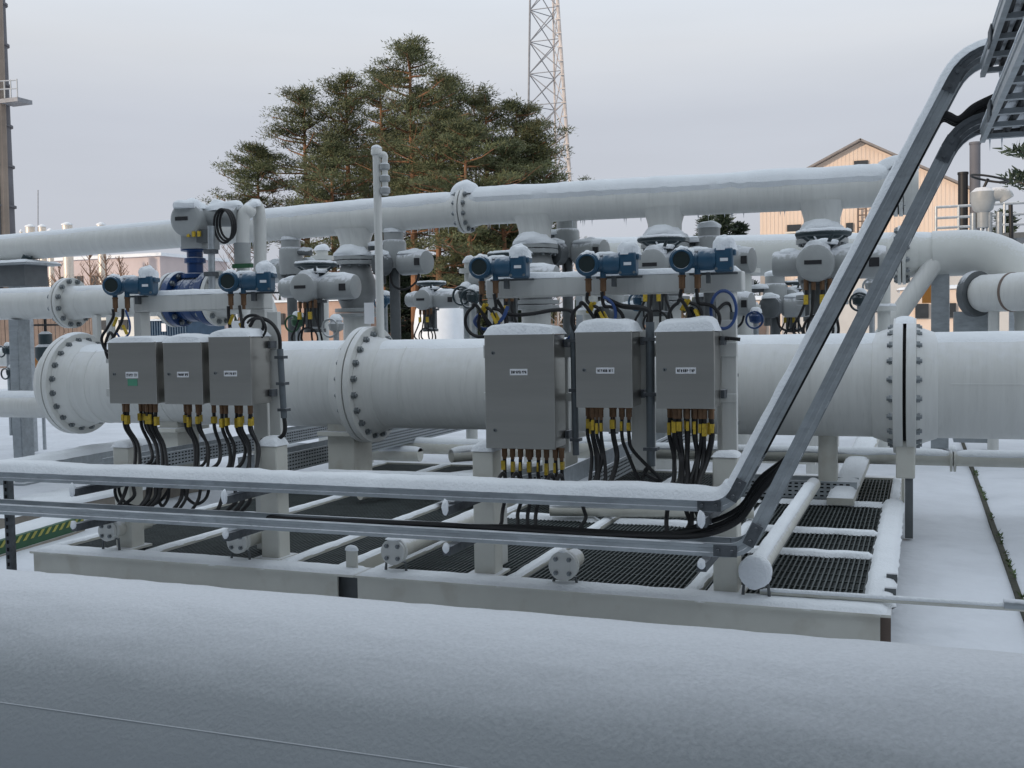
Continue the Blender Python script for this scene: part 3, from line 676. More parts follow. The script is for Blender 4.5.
# ================================================================ INSTRUMENT STANDS
def stand(label, ul, ur, zl, ends, panels, seed):
    Y = 5.32; zl = 1.5 + (zl - 1.5) * Y / 5.72; xl, xr = at(ul, 290, Y=Y).x, at(ur, 290, Y=Y).x
    t = thing('instrument_stand', label, 'instrument stand', ((xl + xr) / 2, Y, ZT), group='white instrument stands behind the boxes')
    part('crossbar', MB().box((xl, Y - .05, zl - .1), (xr, Y + .05, zl)), 'white_pipe', t, bevel=.008)
    for (u, w) in ends:
        x = at(u, 320, Y=Y).x; part('post', MB().box((x - w / 2, Y - .045, ZT if u > 200 else 1.13), (x + w / 2, Y + .045, zl - .1)), 'white_pipe', t, bevel=.006)
    for i_, (u0, u1, v0, v1) in enumerate(panels):
        a = at(u0, v0, Y=5.235); b = at(u1, v1, Y=5.235); part('mounting_plate', MB().box((a.x, 5.195 + .003 * i_, b.z), (b.x, 5.232 + .003 * i_, a.z)), 'white_pipe', t, bevel=.003)
    part('snow', snow_path([(xl + .01, Y, zl), (xr - .01, Y, zl)], (0, 1, 0), .052, .035, .03, seed), 'snow', t)
    return t
stand('white instrument stand with snowy crossbar behind the left row of boxes', 138, 268, 1.775, [(142, .055), (262, .10)], [(110, 284, 352, 362), (110, 284, 388, 398), (270, 284, 312, 440)], 3)
stand('white instrument stand with snowy crossbar behind the right row of boxes', 489, 744, 1.80, [(496, .06), (727, .09)], [(486, 738, 345, 356), (486, 738, 392, 402), (552, 571, 340, 452), (632, 656, 330, 470), (722, 738, 320, 470)], 4)

# ================================================================ TRANSMITTERS
def transmitter():
    t = thing('pressure_transmitter', '', 'transmitter')
    h = MB(); h.lathe([(.052, .0), (.062, .004), (.066, .016), (.066, .034), (.062, .040), (.060, .044), (.060, .085), (.052, .095), (.03, .10)], (0, -.10, 0), (0, 1, 0), 28)
    part('display_housing', h, 'blue_paint', t, world=False)
    part('display_glass', MB().cyl((0, -.103, 0), (0, -.098, 0), .046, 24), 'glass', t, world=False)
    part('display_ring', MB().torus((0, -.103, 0), (0, 1, 0), .050, .006, 28, 6), 'blue_paint', t, world=False)
    b = MB(); b.lathe([(.03, .0), (.042, .01), (.042, .05), (.052, .055), (.056, .07), (.056, .125), (.050, .14), (.03, .145)], (.03, -.045, 0), (1, 0, 0), 24); part('terminal_body', b, 'blue_paint', t, world=False)
    e_ = MB(); e_.box((.165, -.085, -.065), (.26, .03, .060)); part('sensor_block', e_, 'blue_paint', t, bevel=.012, world=False)
    e2 = MB(); e2.box((.15, -.07, .018), (.275, .02, .05)); part('sensor_cover', e2, 'blue_paint', t, bevel=.008, world=False)
    part('name_tag', MB().box((.195, -.0875, -.012), (.235, -.0848, .004)), 'label_white', t, world=False)
    for x in (.176, .25):
        part('bolt', MB().cyl((x, -.092, -.05), (x, -.084, -.05), .008, 6), 'bolt', t, world=False)
    for x in (-.002, .078):
        s = MB(); s.cyl((x, -.045, -.075), (x, -.045, -.03), .016, 12); o = part('conduit_stub', s, 'blue_paint', t, world=False)
        g = MB(); g.cyl((x, -.045, -.145), (x, -.045, -.075), .017, 10); g.cyl((x, -.045, -.085), (x, -.045, -.077), .021, 6); g.cyl((x, -.045, -.17), (x, -.045, -.145), .011, 8); part('cable_gland', g, 'brass', o, world=False)
    part('bracket', MB().box((.03, .02, -.075), (.28, .035, -.064)).box((.12, -.03, -.12), (.14, .03, -.064)), 'dark_grey', t, world=False)
    s = MB(); s.blob((.213, -.028, .045), .066, .064, .078, 18, 10, nz_=.35); part('snow', s, 'snow', t, world=False)
    s = MB(); s.blob((.0, -.055, .052), .04, .05, .022, 14, 6, nz_=.3); s.blob((.10, -.045, .045), .07, .03, .022, 14, 6, nz_=.3); s.blob((.05, -.06, .02), .022, .03, .035, 12, 6, nz_=.3); part('snow', s, 'snow', t, world=False)
    return t
tr0 = transmitter()
trs = [(118, 286, 'dark blue transmitter at the left end of the left crossbar, above the leftmost box'), (233, 282, 'dark blue transmitter on the left crossbar beside the white elbow pipe'), (484, 268, 'dark blue transmitter at the left end of the right crossbar, above the largest box'), (590, 265, 'dark blue transmitter in the middle of the right crossbar'), (683, 261, 'dark blue transmitter at the right end of the right crossbar, above the rightmost box')]
def loops(p, spec, lab):
    """cable loops hung below a transmitter"""
    for i, (pts, r, m) in enumerate(spec):
        q = [p + Vector(a) * .93 for a in pts]; single('instrument_cable', MB().tube(curve(q, 8), r, 7), m, lab[i], 'cable', 'loops of cable below the transmitters')
def ring(cx, cz, R, a0, a1, y, n=14, sq=1.0, dy=.0):
    return [(cx + R * math.cos(a0 + (a1 - a0) * k / n), y + dy * k / n, cz + R * sq * math.sin(a0 + (a1 - a0) * k / n)) for k in range(n + 1)]
for k, (u, v, lab) in enumerate(trs):
    p = at(u, v, Y=5.20)
    o = tr0 if k == 0 else dup(tr0, p); o.location = p; o['label'] = lab; o['group'] = 'blue transmitters on the crossbars'; o.rotation_euler = (0, 0, .30 if k < 2 else .12)
    o.scale = (.93,) * 3
    P = Vector((p.x, p.y - .05, p.z)); w = ['above the leftmost box', 'beside the white elbow', 'above the largest box', 'in the middle of the right crossbar', 'above the rightmost box'][k]
    sp_ = []
    if k in (0,):
        sp_.append(([(.0, 0, -.15), (.0, 0, -.2), (-.05, 0, -.27), (-.10, 0, -.34), (-.06, 0, -.42), (.0, .0, -.36), (-.03, 0, -.30), (-.09, .02, -.38), (-.10, .05, -.46), (-.1, .12, -.52)], .009, 'black'))
        sp_.append(([(.08, 0, -.15), (.07, 0, -.22), (.02, 0, -.3), (-.03, 0, -.38), (.0, .03, -.46), (.03, .1, -.5)], .009, 'black'))
        sp_.append(([(.10, 0, -.16), (.13, 0, -.24), (.12, 0, -.31), (.06, 0, -.34), (.02, 0, -.30)], .006, 'blue_cable'))
    if k == 1:
        sp_.append(([(.0, 0, -.15), (.0, 0, -.22), (.03, -.02, -.30), (.10, -.03, -.33), (.2, -.05, -.34), (.25, -.08, -.40)], .010, 'black'))
        sp_.append(([(.08, 0, -.15)] + ring(.20, -.27, .075, PI, -PI, -.04, 14, .8) + [(.16, -.03, -.36), (.24, -.06, -.42)], .009, 'black'))
        sp_.append((ring(.235, -.29, .07, 2.6, -2.9, -.06, 14, .9), .007, 'black'))
    if k >= 2:
        sp_.append(([(.0, 0, -.15), (.0, 0, -.2)] + ring(-.02 + (.05 if k == 4 else .03), -.30, .085, .9, -4.6, -.03, 16, 1, -.03) + [(.12, 0, -.39), (.25, 0, -.41)], .009, 'black'))
        sp_.append(([(.08, 0, -.15), (.09, 0, -.22)] + ring(.12 if k != 2 else .07, -.31, .08, 1.5, -3.9, 0, 16, 1, -.02) + [(.10, 0, -.38), (.3, .02, -.415)], .009, 'black'))
        if k == 2: sp_.append(([(.16, 0, -.22), (.14, -.02, -.28), (.08, -.02, -.335), (.0, 0, -.34), (-.04, 0, -.30), (-.02, .02, -.26)], .010, 'blue_cable'))
        if k == 3: sp_.append((ring(.06, -.27, .10, 1.2, -2.6, -.02, 14, 1.0) + [(-.07, 0, -.36), (-.14, 0, -.42)], .008, 'blue_cable'))
        if k == 4: sp_.append((ring(.215, -.26, .065, 1.8, -5.0, .02, 16, 1.5), .008, 'blue_cable'))
    loops(P, sp_, [('%s %s hanging below the transmitter %s' % ('blue' if m == 'blue_cable' else ['thick black cable', 'second black cable', 'thin black cable'][i], '' if m != 'blue_cable' else 'cable loop', w)).replace('  ', ' ') for i, (_, _, m) in enumerate(sp_)])
    for i, x in enumerate((.03, .10)):
        y = MB(); q = P + Vector((x, -.02, -.215 - .05 * i)); y.box((-.006, -.006, -.03), (.008, .006, .03), Matrix.Rotation(.5 - i, 3, 'Y'), q); oo = part('cable_tag', y, 'yellow', o, world=False)
        oo.matrix_parent_inverse = Matrix.Identity(4); me = oo.data; inv = (Matrix.Translation(o.location) @ o.rotation_euler.to_matrix().to_4x4() @ Matrix.Scale(.93, 4)).inverted(); me.transform(inv)

# ================================================================ MAIN PIPE
def flange(t, x, y, z, R, r, th=.055, nb=20, gap=.012, side=(-1, 1), join=False, sc=1.0, m='white_pipe', seg=56, snow=.0):
    for s in (-1, 1):
        f = MB(); a, b = (x + s * gap / 2, x + s * (gap / 2 + th)); f.cyl((a, y, z), (b, y, z), R, seg)
        f.lathe([(r * 1.16, 0), (r * 1.10, .05), (r * 1.01, .14)], (b, y, z), (s, 0, 0), seg)
        fo = part('flange', f, m, t, bevel=.004)
        if s in side: bolts_on(fo, (b, y, z), (s, 0, 0), R * .87, nb, PI / nb, sc, join=join)
    part('gasket', MB().cyl((x - gap / 2, y, z), (x + gap / 2, y, z), R * .93, seg), 'hole', t)
MY, MZ, MR = 8.2, 1.065, .372
t = thing('main_pipe', 'widest white pipe with three bolted flange joints running behind the steel boxes', 'pipe', (-3, MY, ZT))
fx = [-7.63, -4.44, -.10]
m = MB(); m.cyl((fx[0] + .07, MY, MZ), (fx[1] - .07, MY, MZ), MR, 72); part('pipe_spool', m, 'white_pipe', t)
m = MB(); m.cyl((fx[1] + .07, MY, MZ), (fx[2] - .07, MY, MZ), MR, 72); part('pipe_spool', m, 'white_pipe', t)
m = MB(); m.cyl((fx[2] + .07, MY, MZ), (9, MY, MZ), MR, 72); part('pipe_spool', m, 'white_pipe', t)
lz_ = at(10, 405, Y=MY).z; m = MB(); m.cyl((fx[0] - .05, MY, lz_), (-14, MY, lz_), .125, 36); part('pipe_spool', m, 'white_pipe', t)
part('snow', snow_pipe(Vector((fx[0] - .1, MY, lz_)), Vector((-14, MY, lz_)), .125, .025, .9, 9), 'snow', t)
flange(t, fx[0], MY, MZ, .485, MR, nb=20, sc=.9); flange(t, fx[1], MY, MZ, .50, MR, nb=20, sc=.9); flange(t, fx[2], MY, MZ, .485, MR, nb=20, gap=.022, th=.065, sc=.85)
part('weld_seam', MB().cyl((fx[2] + .3, MY - MR * .995, MZ + .03), (9, MY - MR * .995, MZ + .03), .004, 6), 'white_pipe', t)
for x in (-6.4, -2.2, 1.7, fx[1] + .45, fx[0] + .4):
    part('weld_seam', MB().torus((x, MY, MZ), (1, 0, 0), MR, .005, 64, 6), 'white_pipe', t)
for xa, xb, s in ((fx[0] + .1, fx[1] - .1, 1), (fx[1] + .1, fx[2] - .1, 2), (fx[2] + .12, 4, 3)):
    part('snow', snow_pipe(Vector((xa, MY, MZ)), Vector((xb, MY, MZ)), MR, .016, .62, s), 'snow', t)
for x in fx: part('snow', snow_pipe(Vector((x - .06, MY, MZ)), Vector((x + .06, MY, MZ)), .487, .02, .4, x, .02), 'snow', t)
for u, w in ((828, .13), (350, .26), (560, .2), (180, .2)):
    x = at(u, 440, Y=MY).x; s = MB()
    if w < .2: s.cyl((x, MY, ZT), (x, MY, MZ - .3), .07, 18)
    else:
        s.box((x - w / 2, MY - .16, ZT), (x + w / 2, MY + .16, MZ - MR + .1)); s.box((x - .28, MY - .2, ZT), (x + .28, MY + .2, ZT + .02)); s.box((x - w / 2 - .05, MY - .25, MZ - MR - .06), (x + w / 2 + .05, MY + .25, MZ - MR - .02))
    part('pipe_support', s, 'cream', t, bevel=.006)

# ================================================================ PIPE AT THE LEFT, BLUE VALVE, ELBOW
LY, LZ, LR = 8.6, 1.865, .155
vx = at(196, 292, Y=LY).x; ex = at(268, 300, Y=LY).x
t = thing('left_branch_pipe', 'white mid height pipe at the left ending in an elbow down to the main pipe', 'pipe', (-9, LY, 0))
part('pipe_spool', MB().cyl((-16, LY, LZ + .02), (at(70, 300, Y=LY).x - .04, LY, LZ), LR, 40), 'white_pipe', t)
part('pipe_spool', MB().cyl((at(70, 300, Y=LY).x + .04, LY, LZ), (vx - .3, LY, LZ), LR, 40), 'white_pipe', t)
flange(t, at(70, 300, Y=LY).x, LY, LZ, .255, LR, th=.035, nb=12, sc=.8)
el = [Vector((vx + .3, LY, LZ))] + [Vector((ex - .30 + .30 * math.sin(a), LY - .0 - .4 * (a / (PI / 2)) ** 2 * .4, LZ - .30 + .30 * math.cos(a))) for a in [PI / 2 * k / 10 for k in range(11)]] + [Vector((ex, LY - .2, 1.30))]
part('elbow', MB().tube(el, LR, 36), 'white_pipe', t)
part('name_plate', MB().box((ex - .13, LY - .40, 1.56), (ex + .03, LY - .392, 1.64)), 'label_white', t)
for s, xx in ((-1, vx - .24), (1, vx + .24)):
    f = MB(); f.cyl((xx, LY, LZ), (xx + s * .04, LY, LZ), .265, 40); f.lathe([(LR * 1.25, 0), (LR, .1)], (xx + s * .04, LY, LZ), (s, 0, 0), 36); fo = part('flange', f, 'white_pipe', t)
    bolts_on(fo, (xx + s * .04, LY, LZ), (s, 0, 0), .225, 12, .2, .8)
for k, u in enumerate((97, 111)):
    p = at(u, 330, Y=LY - .1); part('support_leg', MB().box((p.x - .03, LY - .13, 1.38), (p.x + .03, LY - .07, LZ - LR + .02)), 'white_pipe', t)
part('snow', snow_pipe(Vector((-16, LY, LZ + .02)), Vector((vx - .35, LY, LZ)), LR, .02, .75, 5), 'snow', t)
part('snow', snow_pipe([el[0], el[3], el[6]], None, LR, .02, .7, 6), 'snow', t)
# blue valve
t = thing('blue_ball_valve', 'dark blue flanged valve with a grey round actuator on top, left of the tall vent', 'valve', (vx, LY, LZ))
b = MB(); b.lathe([(.16, -.2), (.19, -.14), (.215, -.05), (.215, .05), (.19, .14), (.16, .2)], (vx, LY, LZ), (1, 0, 0), 36); part('valve_body', b, 'deep_blue', t)
for s in (-1, 1):
    f = MB().cyl((vx + s * .155, LY, LZ), (vx + s * .225, LY, LZ), .262, 44); fo = part('valve_flange', f, 'deep_blue', t, bevel=.004); bolts_on(fo, (vx + s * .155, LY, LZ), (-s, 0, 0), .225, 12, .2, .8)
ribs = MB()
for q in range(2): ribs.torus((vx - .05 + .10 * q, LY, LZ), (1, 0, 0), .212, .008, 40, 6)
part('body_rib', ribs, 'deep_blue', t)
nk = MB(); nk.lathe([(.13, 0), (.13, .04), (.075, .05), (.075, .14), (.10, .145), (.10, .19), (.075, .2), (.075, .25), (.13, .26), (.13, .30)], (vx, LY, LZ + .2), (0, 0, 1), 28); part('valve_neck', nk, 'deep_blue', t)
ac = at(191, 220, Y=LY - .12); d = Vector((-.12, .98, 0)).normalized()
a = MB(); a.lathe([(.135, -.11), (.16, -.095), (.165, -.08), (.165, .06), (.15, .08), (.12, .1), (.12, .3), (.10, .32)], ac, d, 32)
a.box((ac.x - .11, ac.y - .02, ac.z - .27), (ac.x + .13, ac.y + .26, ac.z - .05)); part('actuator_housing', a, 'grey_paint', t, bevel=.004)
a = MB(); a.cyl(ac + Vector((.1, .1, .04)), ac + Vector((.46, .12, .02)), .10, 24); part('actuator_motor', a, 'grey_paint', t)
R = Matrix((Vector((d.y, -d.x, 0)), d, Vector((0, 0, 1)))).transposed()
part('nameplate', MB().box((-.10, -.116, -.012), (.03, -.110, .022), R, ac), 'ink', t)
part('gland_block', MB().box((ac.x + .1, ac.y - .06, ac.z - .22), (ac.x + .22, ac.y + .06, ac.z - .1)), 'dark_grey', t)
for q in range(3): part('cable_tag', MB().box((ac.x + .02 + .06 * q, ac.y - .1, ac.z - .17), (ac.x + .05 + .06 * q, ac.y - .08, ac.z - .12)), 'yellow', t)
s = MB(); s.blob(ac + d * .02 + Vector((0, 0, .10)), .14, .2, .10, 20, 8, nz_=.3); s.blob(ac + Vector((.28, .12, .08)), .22, .12, .10, 20, 8, nz_=.35); part('snow', s, 'snow', t)
part('snow', snow_pipe(Vector((vx - .22, LY, LZ)), Vector((vx - .16, LY, LZ)), .262, .02, .7, 2, .015), 'snow', t)
cc = at(223, 226, Y=LY - .2)
for q in range(3):
    m = MB().torus(cc + Vector((.012 * q, .02 * q, .008 * q)), (.25, 1, .1), .125 - .008 * q, .011, 30, 7, squash=1.25)
    single('cable_coil', m, 'black', ['outer', 'middle', 'inner'][q] + ' turn of the black cable coil beside the blue valve actuator', 'cable', 'turns of the cable coil at the blue valve')
p0, p1 = at(211, 226, Y=LY - .25), at(212, 290, Y=LY - .25)
m = thing('conduit_standpipe', 'vertical grey conduit clamped right of the blue valve', 'conduit', p1); part('tube', MB().cyl(p1, p0, .032, 14), 'galv', m)
for f in (.25, .6): q = p1.lerp(p0, f); part('clamp', MB().box((q.x - .06, q.y - .04, q.z - .02), (q.x + .05, q.y + .04, q.z + .02)), 'galv_dark', m)
# inverted U pipe with green lever
a0, a1 = at(243, 222, Y=LY), at(243, 275, Y=LY); b0, b1 = at(259, 214, Y=LY + .3), at(259, 275, Y=LY + .3)
t = thing('inverted_u_pipe', 'white inverted U pipe with snow on its bend right of the blue valve', 'pipe', a1)
part('tube', MB().tube(curve([a1 - Vector((0, 0, .4)), a0, a0 + Vector((.04, .05, .10)), b0 + Vector((-.06, -.06, .05)), b0, b1 - Vector((0, 0, .4))], 6), .062, 16), 'white_pipe', t)
part('snow', snow_pipe([a0 + Vector((.01, .02, .06)), a0 + Vector((.07, .1, .12)), b0 + Vector((-.02, -.02, .06))], None, .062, .03, 1.0, 1, .02), 'snow', t)
part('coupling', MB().cyl(a1 + Vector((0, 0, .10)), a1 + Vector((0, 0, .3)), .078, 16).cyl(a1 + Vector((0, 0, -.1)), a1 + Vector((0, 0, .02)), .085, 16), 'grey_paint', t)
part('lever', MB().box((a1.x - .05, a1.y - .1, a1.z + .06), (a1.x + .16, a1.y - .06, a1.z + .10)), 'green_paint', t)

# left column and header pedestal
p = at(22, 440, Y=LY); t = thing('steel_column', 'grey steel column standing under the mid height pipe at the left edge', 'column', (p.x, LY, 0))
part('column_shaft', MB().box((p.x - .04, LY - .08, 0), (p.x + .085, LY + .08, LZ - LR)).box((p.x - .03, LY - .084, .0), (p.x + .075, LY - .0805, 1.6)), 'galv', t, bevel=.004)
part('base_plate', MB().box((p.x - .18, LY - .18, -.02), (p.x + .18, LY + .18, .02)), 'galv', t)

# ================================================================ HEADER PIPE WITH VALVE TREES
HY, HR = 11.0, .172
def hz(u, v): return at(u, v, Y=HY)
h0, hm, h1 = at(-60, 254, Y=HY), at(466, 210, Y=HY), at(893, 188.5, Y=HY)
hc = at(215, 231, Y=HY)
t = thing('header_pipe', 'high white header pipe with thick snow crossing the whole scene above the valves', 'pipe', (-5, HY, 2.5))
part('pipe_spool', MB().tube([h0, hc, hm], HR, 40), 'white_pipe', t); part('pipe_spool', MB().tube([hm, h1], HR, 40), 'white_pipe', t)
part('snow', snow_pipe([h0, hc], None, HR, .018, .9, 1, .06), 'snow', t)
part('snow', snow_pipe([hc, hm - Vector((.12, 0, 0))], None, HR, .055, 1.12, 2, .05), 'snow', t)
part('snow', snow_pipe([hm + Vector((.10, 0, 0)), h1], None, HR, .085, 1.22, 3, .045), 'snow', t)
flange(t, hm.x, HY, hm.z, .255, HR, th=.035, nb=12, sc=.8)
part('snow', MB().blob(hm + Vector((0, 0, .17)), .17, .15, .155, 24, 10, nz_=.12), 'snow', t)
flange(t, h1.x + .05, HY, h1.z, .27, HR, th=.035, nb=12, sc=.8)
part('snow', MB().blob(h1 + Vector((.03, 0, .17)), .20, .15, .14, 24, 10, nz_=.15), 'snow', t)
part('blind_end', MB().cyl(h1 + Vector((.10, 0, 0)), h1 + Vector((.16, 0, 0)), .26, 36), 'white_pipe', t)
ic = MB()
for k in range(70):
    s = random.random(); q = hc.lerp(hm, s * 1.0) if random.random() < .5 else hm.lerp(h1, s)
    ic.lathe([(.006, 0), (.004, -.02), (.0005, -random.uniform(.03, .09))], q + Vector((0, -.02, -HR + .003)), (0, 0, 1), 5)
part('icicles', ic, 'snow', t, kind='stuff')
ris = [355, 535, 665, 822]; rx = [hz(u, 240).x for u in ris]; rz = [hz(u, v).z for u, v in zip(ris, (222, 208, 200, 193))]
for x, z in zip(rx, rz):
    part('branch_pipe', MB().lathe([(.24, -.06), (.20, -.13), (.175, -.22), (.17, -.40)], (x, HY, z - .03), (0, 0, 1), 36), 'white_pipe', t)
# header pedestal
p = at(20, 276, Y=HY); t = thing('header_pedestal', 'grey box bracket with snowy top plate carrying the header pipe at the left edge', 'pipe support', (p.x, HY, 1))
part('box', MB().box((p.x - .2, HY - .2, p.z - .14), (p.x + .28, HY + .2, p.z + .13)), 'dark_grey', t)
part('top_plate', MB().box((p.x - .5, HY - .3, p.z + .13), (p.x + .42, HY + .3, p.z + .16)), 'galv', t)
part('snow', snow_box(p.x - .5, p.x + .42, HY - .3, HY + .3, p.z + .16, .05, 3), 'snow', t)
part('column_shaft', MB().box((p.x - .1, HY - .1, 0), (p.x + .1, HY + .1, p.z - .14)), 'galv', t)
part('clamp', MB().tube([(p.x + .25, HY - .2, p.z + .17), (p.x + .28, HY - .19, p.z + .24), (p.x + .3, HY - .1, p.z + .22)], .03, 8), 'teal_dark', t)

def actuator(full=True):
    t = thing('electric_actuator', '', 'actuator')
    d = MB(); d.lathe([(.125, -.20), (.150, -.185), (.155, -.17), (.155, .08), (.13, .12)], (0, 0, 0), (0, 1, 0), 30); part('gear_housing', d, 'grey_paint', t, world=False)
    part('nameplate', MB().box((-.085, -.2045, -.012), (.055, -.1995, .022)), 'ink', t, world=False)
    m = MB(); m.lathe([(.12, 0), (.12, .05), (.135, .07), (.135, .40), (.125, .43), (.10, .44)], (.12, 0, .0), (1, 0, 0), 28); part('motor', m, 'grey_paint', t, world=False)
    part('inspection_window', MB().box((.42, -.14, -.045), (.50, -.118, .03)), 'ink', t, world=False, bevel=.004)
    l = MB(); l.lathe([(.10, .12), (.108, .13), (.108, .34), (.095, .36)], (0, 0, .01), (-1, 0, 0), 26); part('terminal_housing', l, 'grey_paint', t, world=False)
    y = MB(); y.lathe([(.14, -.16), (.14, -.13), (.08, -.13), (.08, -.16), (.06, -.17), (.055, -.42), (.12, -.44), (.12, -.48)], (0, .06, 0), (0, 0, 1), 22)
    for q in (-.085, .085): y.box((q - .015, .03, -.46), (q + .015, .09, -.14))
    part('yoke', y, 'dark_grey', t, world=False)
    w = MB(); w.torus((.05, .02, .25), (0, 0, 1), .205, .027, 36, 8); wo_ = part('handwheel', w, 'teal_dark', t, world=False)
    sp2 = MB()
    for q in range(4): a = q * PI / 2 + .5; sp2.tube([(.05 + .20 * math.cos(a), .02 + .20 * math.sin(a), .245), (.05 + .11 * math.cos(a), .02 + .11 * math.sin(a), .18), (.05 + .04 * math.cos(a), .02 + .04 * math.sin(a), .12)], .016, 7)
    part('spoke', sp2, 'teal_dark', wo_, world=False); part('hub', MB().cyl((.05, .02, .10), (.05, .02, .17), .06, 16), 'teal_dark', wo_, world=False)
    sn = MB(); pts = [Vector((.05 + .21 * math.cos(2 * PI * k / 40), .02 + .21 * math.sin(2 * PI * k / 40), .265)) for k in range(41)]
    sn.tube([p + Vector((0, 0, .006 * nz1(p.x * 20, p.y * 20))) for p in pts], [.019 + .006 * nz1(p.x * 15, p.y * 15) for p in pts], 8); part('snow', sn, 'snow', wo_, world=False)
    s = MB(); s.blob((.0, -.05, .105), .125, .13, .085, 18, 8, nz_=.25); s.blob((.33, 0, .10), .20, .085, .055, 20, 8, nz_=.3); s.blob((-.23, 0, .085), .11, .07, .05, 18, 7, nz_=.3); s.blob((.06, .02, .16), .12, .12, .05, 16, 7, nz_=.3)
    part('snow', s, 'snow', t, world=False)
    for q, x in enumerate((-.08, -.02, .05, .11)):
        g = MB(); g.cyl((x, -.10, -.22), (x, -.10, -.13), .02, 8); part('cable_gland', g, 'brass', t, world=False)
        ln = curve([(x, -.10, -.22), (x, -.11, -.30), (x + .03 * (q - 1.5), -.12, -.42), (x - .02 + .06 * (q - 1.5), -.1, -.56), (x + .03, -.06, -.66)], 5); c = part('cable', MB().tube(ln, .012, 6), 'black', t, world=False)
        if q % 2 == 0: part('cable_tag', MB().box((x - .018, -.13, -.34), (x + .018, -.10, -.26)), 'yellow', c, world=False)
    part('cable', MB().torus((.02, -.12, -.55), (0, 1, 0), .12, .011, 26, 6), 'black', t, world=False)
    return t
def valve_tree():
    t = thing('gate_valve', '', 'valve')
    f = MB()
    for z in (-.40, -.455): f.cyl((0, 0, z - .022), (0, 0, z + .022), .25, 36)
    part('flange', f, 'grey_paint', t, world=False, bevel=.003); bo = MB()
    for q in range(12): a = q * PI / 6 + .2; bo.cyl((.21 * math.cos(a), .21 * math.sin(a), -.50), (.21 * math.cos(a), .21 * math.sin(a), -.345), .018, 6)
    part('flange_bolts', bo, 'bolt', t, world=False, kind='stuff')
    b = MB(); b.lathe([(.17, -.478), (.19, -.56), (.235, -.68), (.235, -.82), (.19, -.93), (.17, -.98)], (0, 0, 0), (0, 0, 1), 32); part('valve_body', b, 'valve_grey', t, world=False)
    f = MB()
    for z in (-1.0, -1.055): f.cyl((0, 0, z - .022), (0, 0, z + .022), .25, 36)
    part('flange', f, 'grey_paint', t, world=False, bevel=.003)
    part('lower_pipe', MB().cyl((0, 0, -2.85), (0, 0, -1.07), .16, 28), 'white_pipe', t, world=False)
    g = MB(); g.cyl((0, -.20, -.75), (0, -.78, -.75), .10, 18); g.cyl((0, -.2, -.75), (0, -.26, -.75), .15, 22); part('gearbox', g, 'dark_grey', t, world=False)
    s = MB(); s.torus((0, 0, -.372), (0, 0, 1), .20, .045, 30, 8); part('snow', s, 'snow', t, world=False)
    s2 = MB(); s2.blob((0, -.08, -.375), .22, .17, .14, 20, 8, nz_=.25); part('snow', s2, 'snow', t, world=False)
    return t
VT = valve_tree(); AT = actuator()
vlab = ['grey valve under the header pipe behind the tall thin vent pipe', 'grey valve under the header pipe above the largest steel box', 'grey valve under the header pipe above the rightmost steel box', 'grey valve under the header pipe just left of the sloping cable ladders']
alab = ['grey electric actuator with snowy handwheel left of the tall thin vent pipe', 'grey electric actuator with snowy handwheel behind the third transmitter from the left', 'grey electric actuator with snowy handwheel between the two rightmost transmitters', 'grey electric actuator with snowy handwheel just left of the sloping cable ladders']
for k in range(4):
    loc = Vector((rx[k], HY, rz[k] - .02)); o = VT if k == 0 else dup(VT, loc); o.location = loc; o['label'] = vlab[k]; o['group'] = 'valves under the header pipe'
    al = [(311, 288, 10.1, 1.0), (505, 280, 10.1, 1.0), (656, 266, 10.1, 1.0), (817, 264, 10.1, 1.08)][k]
    p = at(al[0], al[1], Y=al[2]); o = AT if k == 0 else dup(AT, p); o.location = p; o.scale = (al[3],) * 3; o['label'] = alab[k]; o['group'] = 'electric actuators with handwheels'
# secondary actuators: vertical drum with a horizontal motor
def actuator2():
    t = thing('bypass_actuator', '', 'actuator')
    d = MB(); d.lathe([(.13, -.22), (.14, -.2), (.14, .06), (.13, .09), (.115, .10), (.115, .19), (.10, .20)], (0, 0, 0), (0, 0, 1), 26); part('drum', d, 'grey_paint', t, world=False)
    m = MB(); m.lathe([(.10, 0), (.135, .04), (.135, .36), (.125, .39), (.08, .40)], (.08, 0, -.17), (1, -.25, 0), 26); part('motor', m, 'grey_paint', t, world=False)
    part('inspection_window', MB().box((.36, -.23, -.21), (.42, -.20, -.13)), 'ink', t, world=False)
    l = MB(); l.lathe([(.09, 0), (.13, .04), (.13, .15), (.10, .17)], (-.02, -.1, -.18), (-.5, -1, 0), 22); l.cyl((-.1, -.1, -.4), (-.1, -.1, -.2), .04, 8); part('gearbox', l, 'dark_grey', t, world=False)
    part('arm', MB().cyl((-.30, -.05, .02), (-.08, 0, .04), .035, 10), 'dark_grey', t, world=False)
    part('stem', MB().cyl((0, 0, -1.6), (0, 0, -.22), .06, 14), 'dark_grey', t, world=False)
    s = MB(); s.blob((0, 0, .185), .125, .125, .075, 18, 8, nz_=.2); s.blob((.26, -.04, -.07), .19, .11, .06, 18, 7, nz_=.3); s.blob((-.16, -.06, .04), .15, .07, .06, 16, 6, nz_=.3); s.blob((-.07, -.2, -.08), .1, .1, .07, 14, 6, nz_=.3); part('snow', s, 'snow', t, world=False)
    part('cable', MB().tube(curve([(.0, -.12, -.25), (.05, -.14, -.42), (.2, -.15, -.47), (.34, -.16, -.40), (.38, -.15, -.3)], 6), .013, 6), 'black', t, world=False)
    return t
A2 = actuator2()
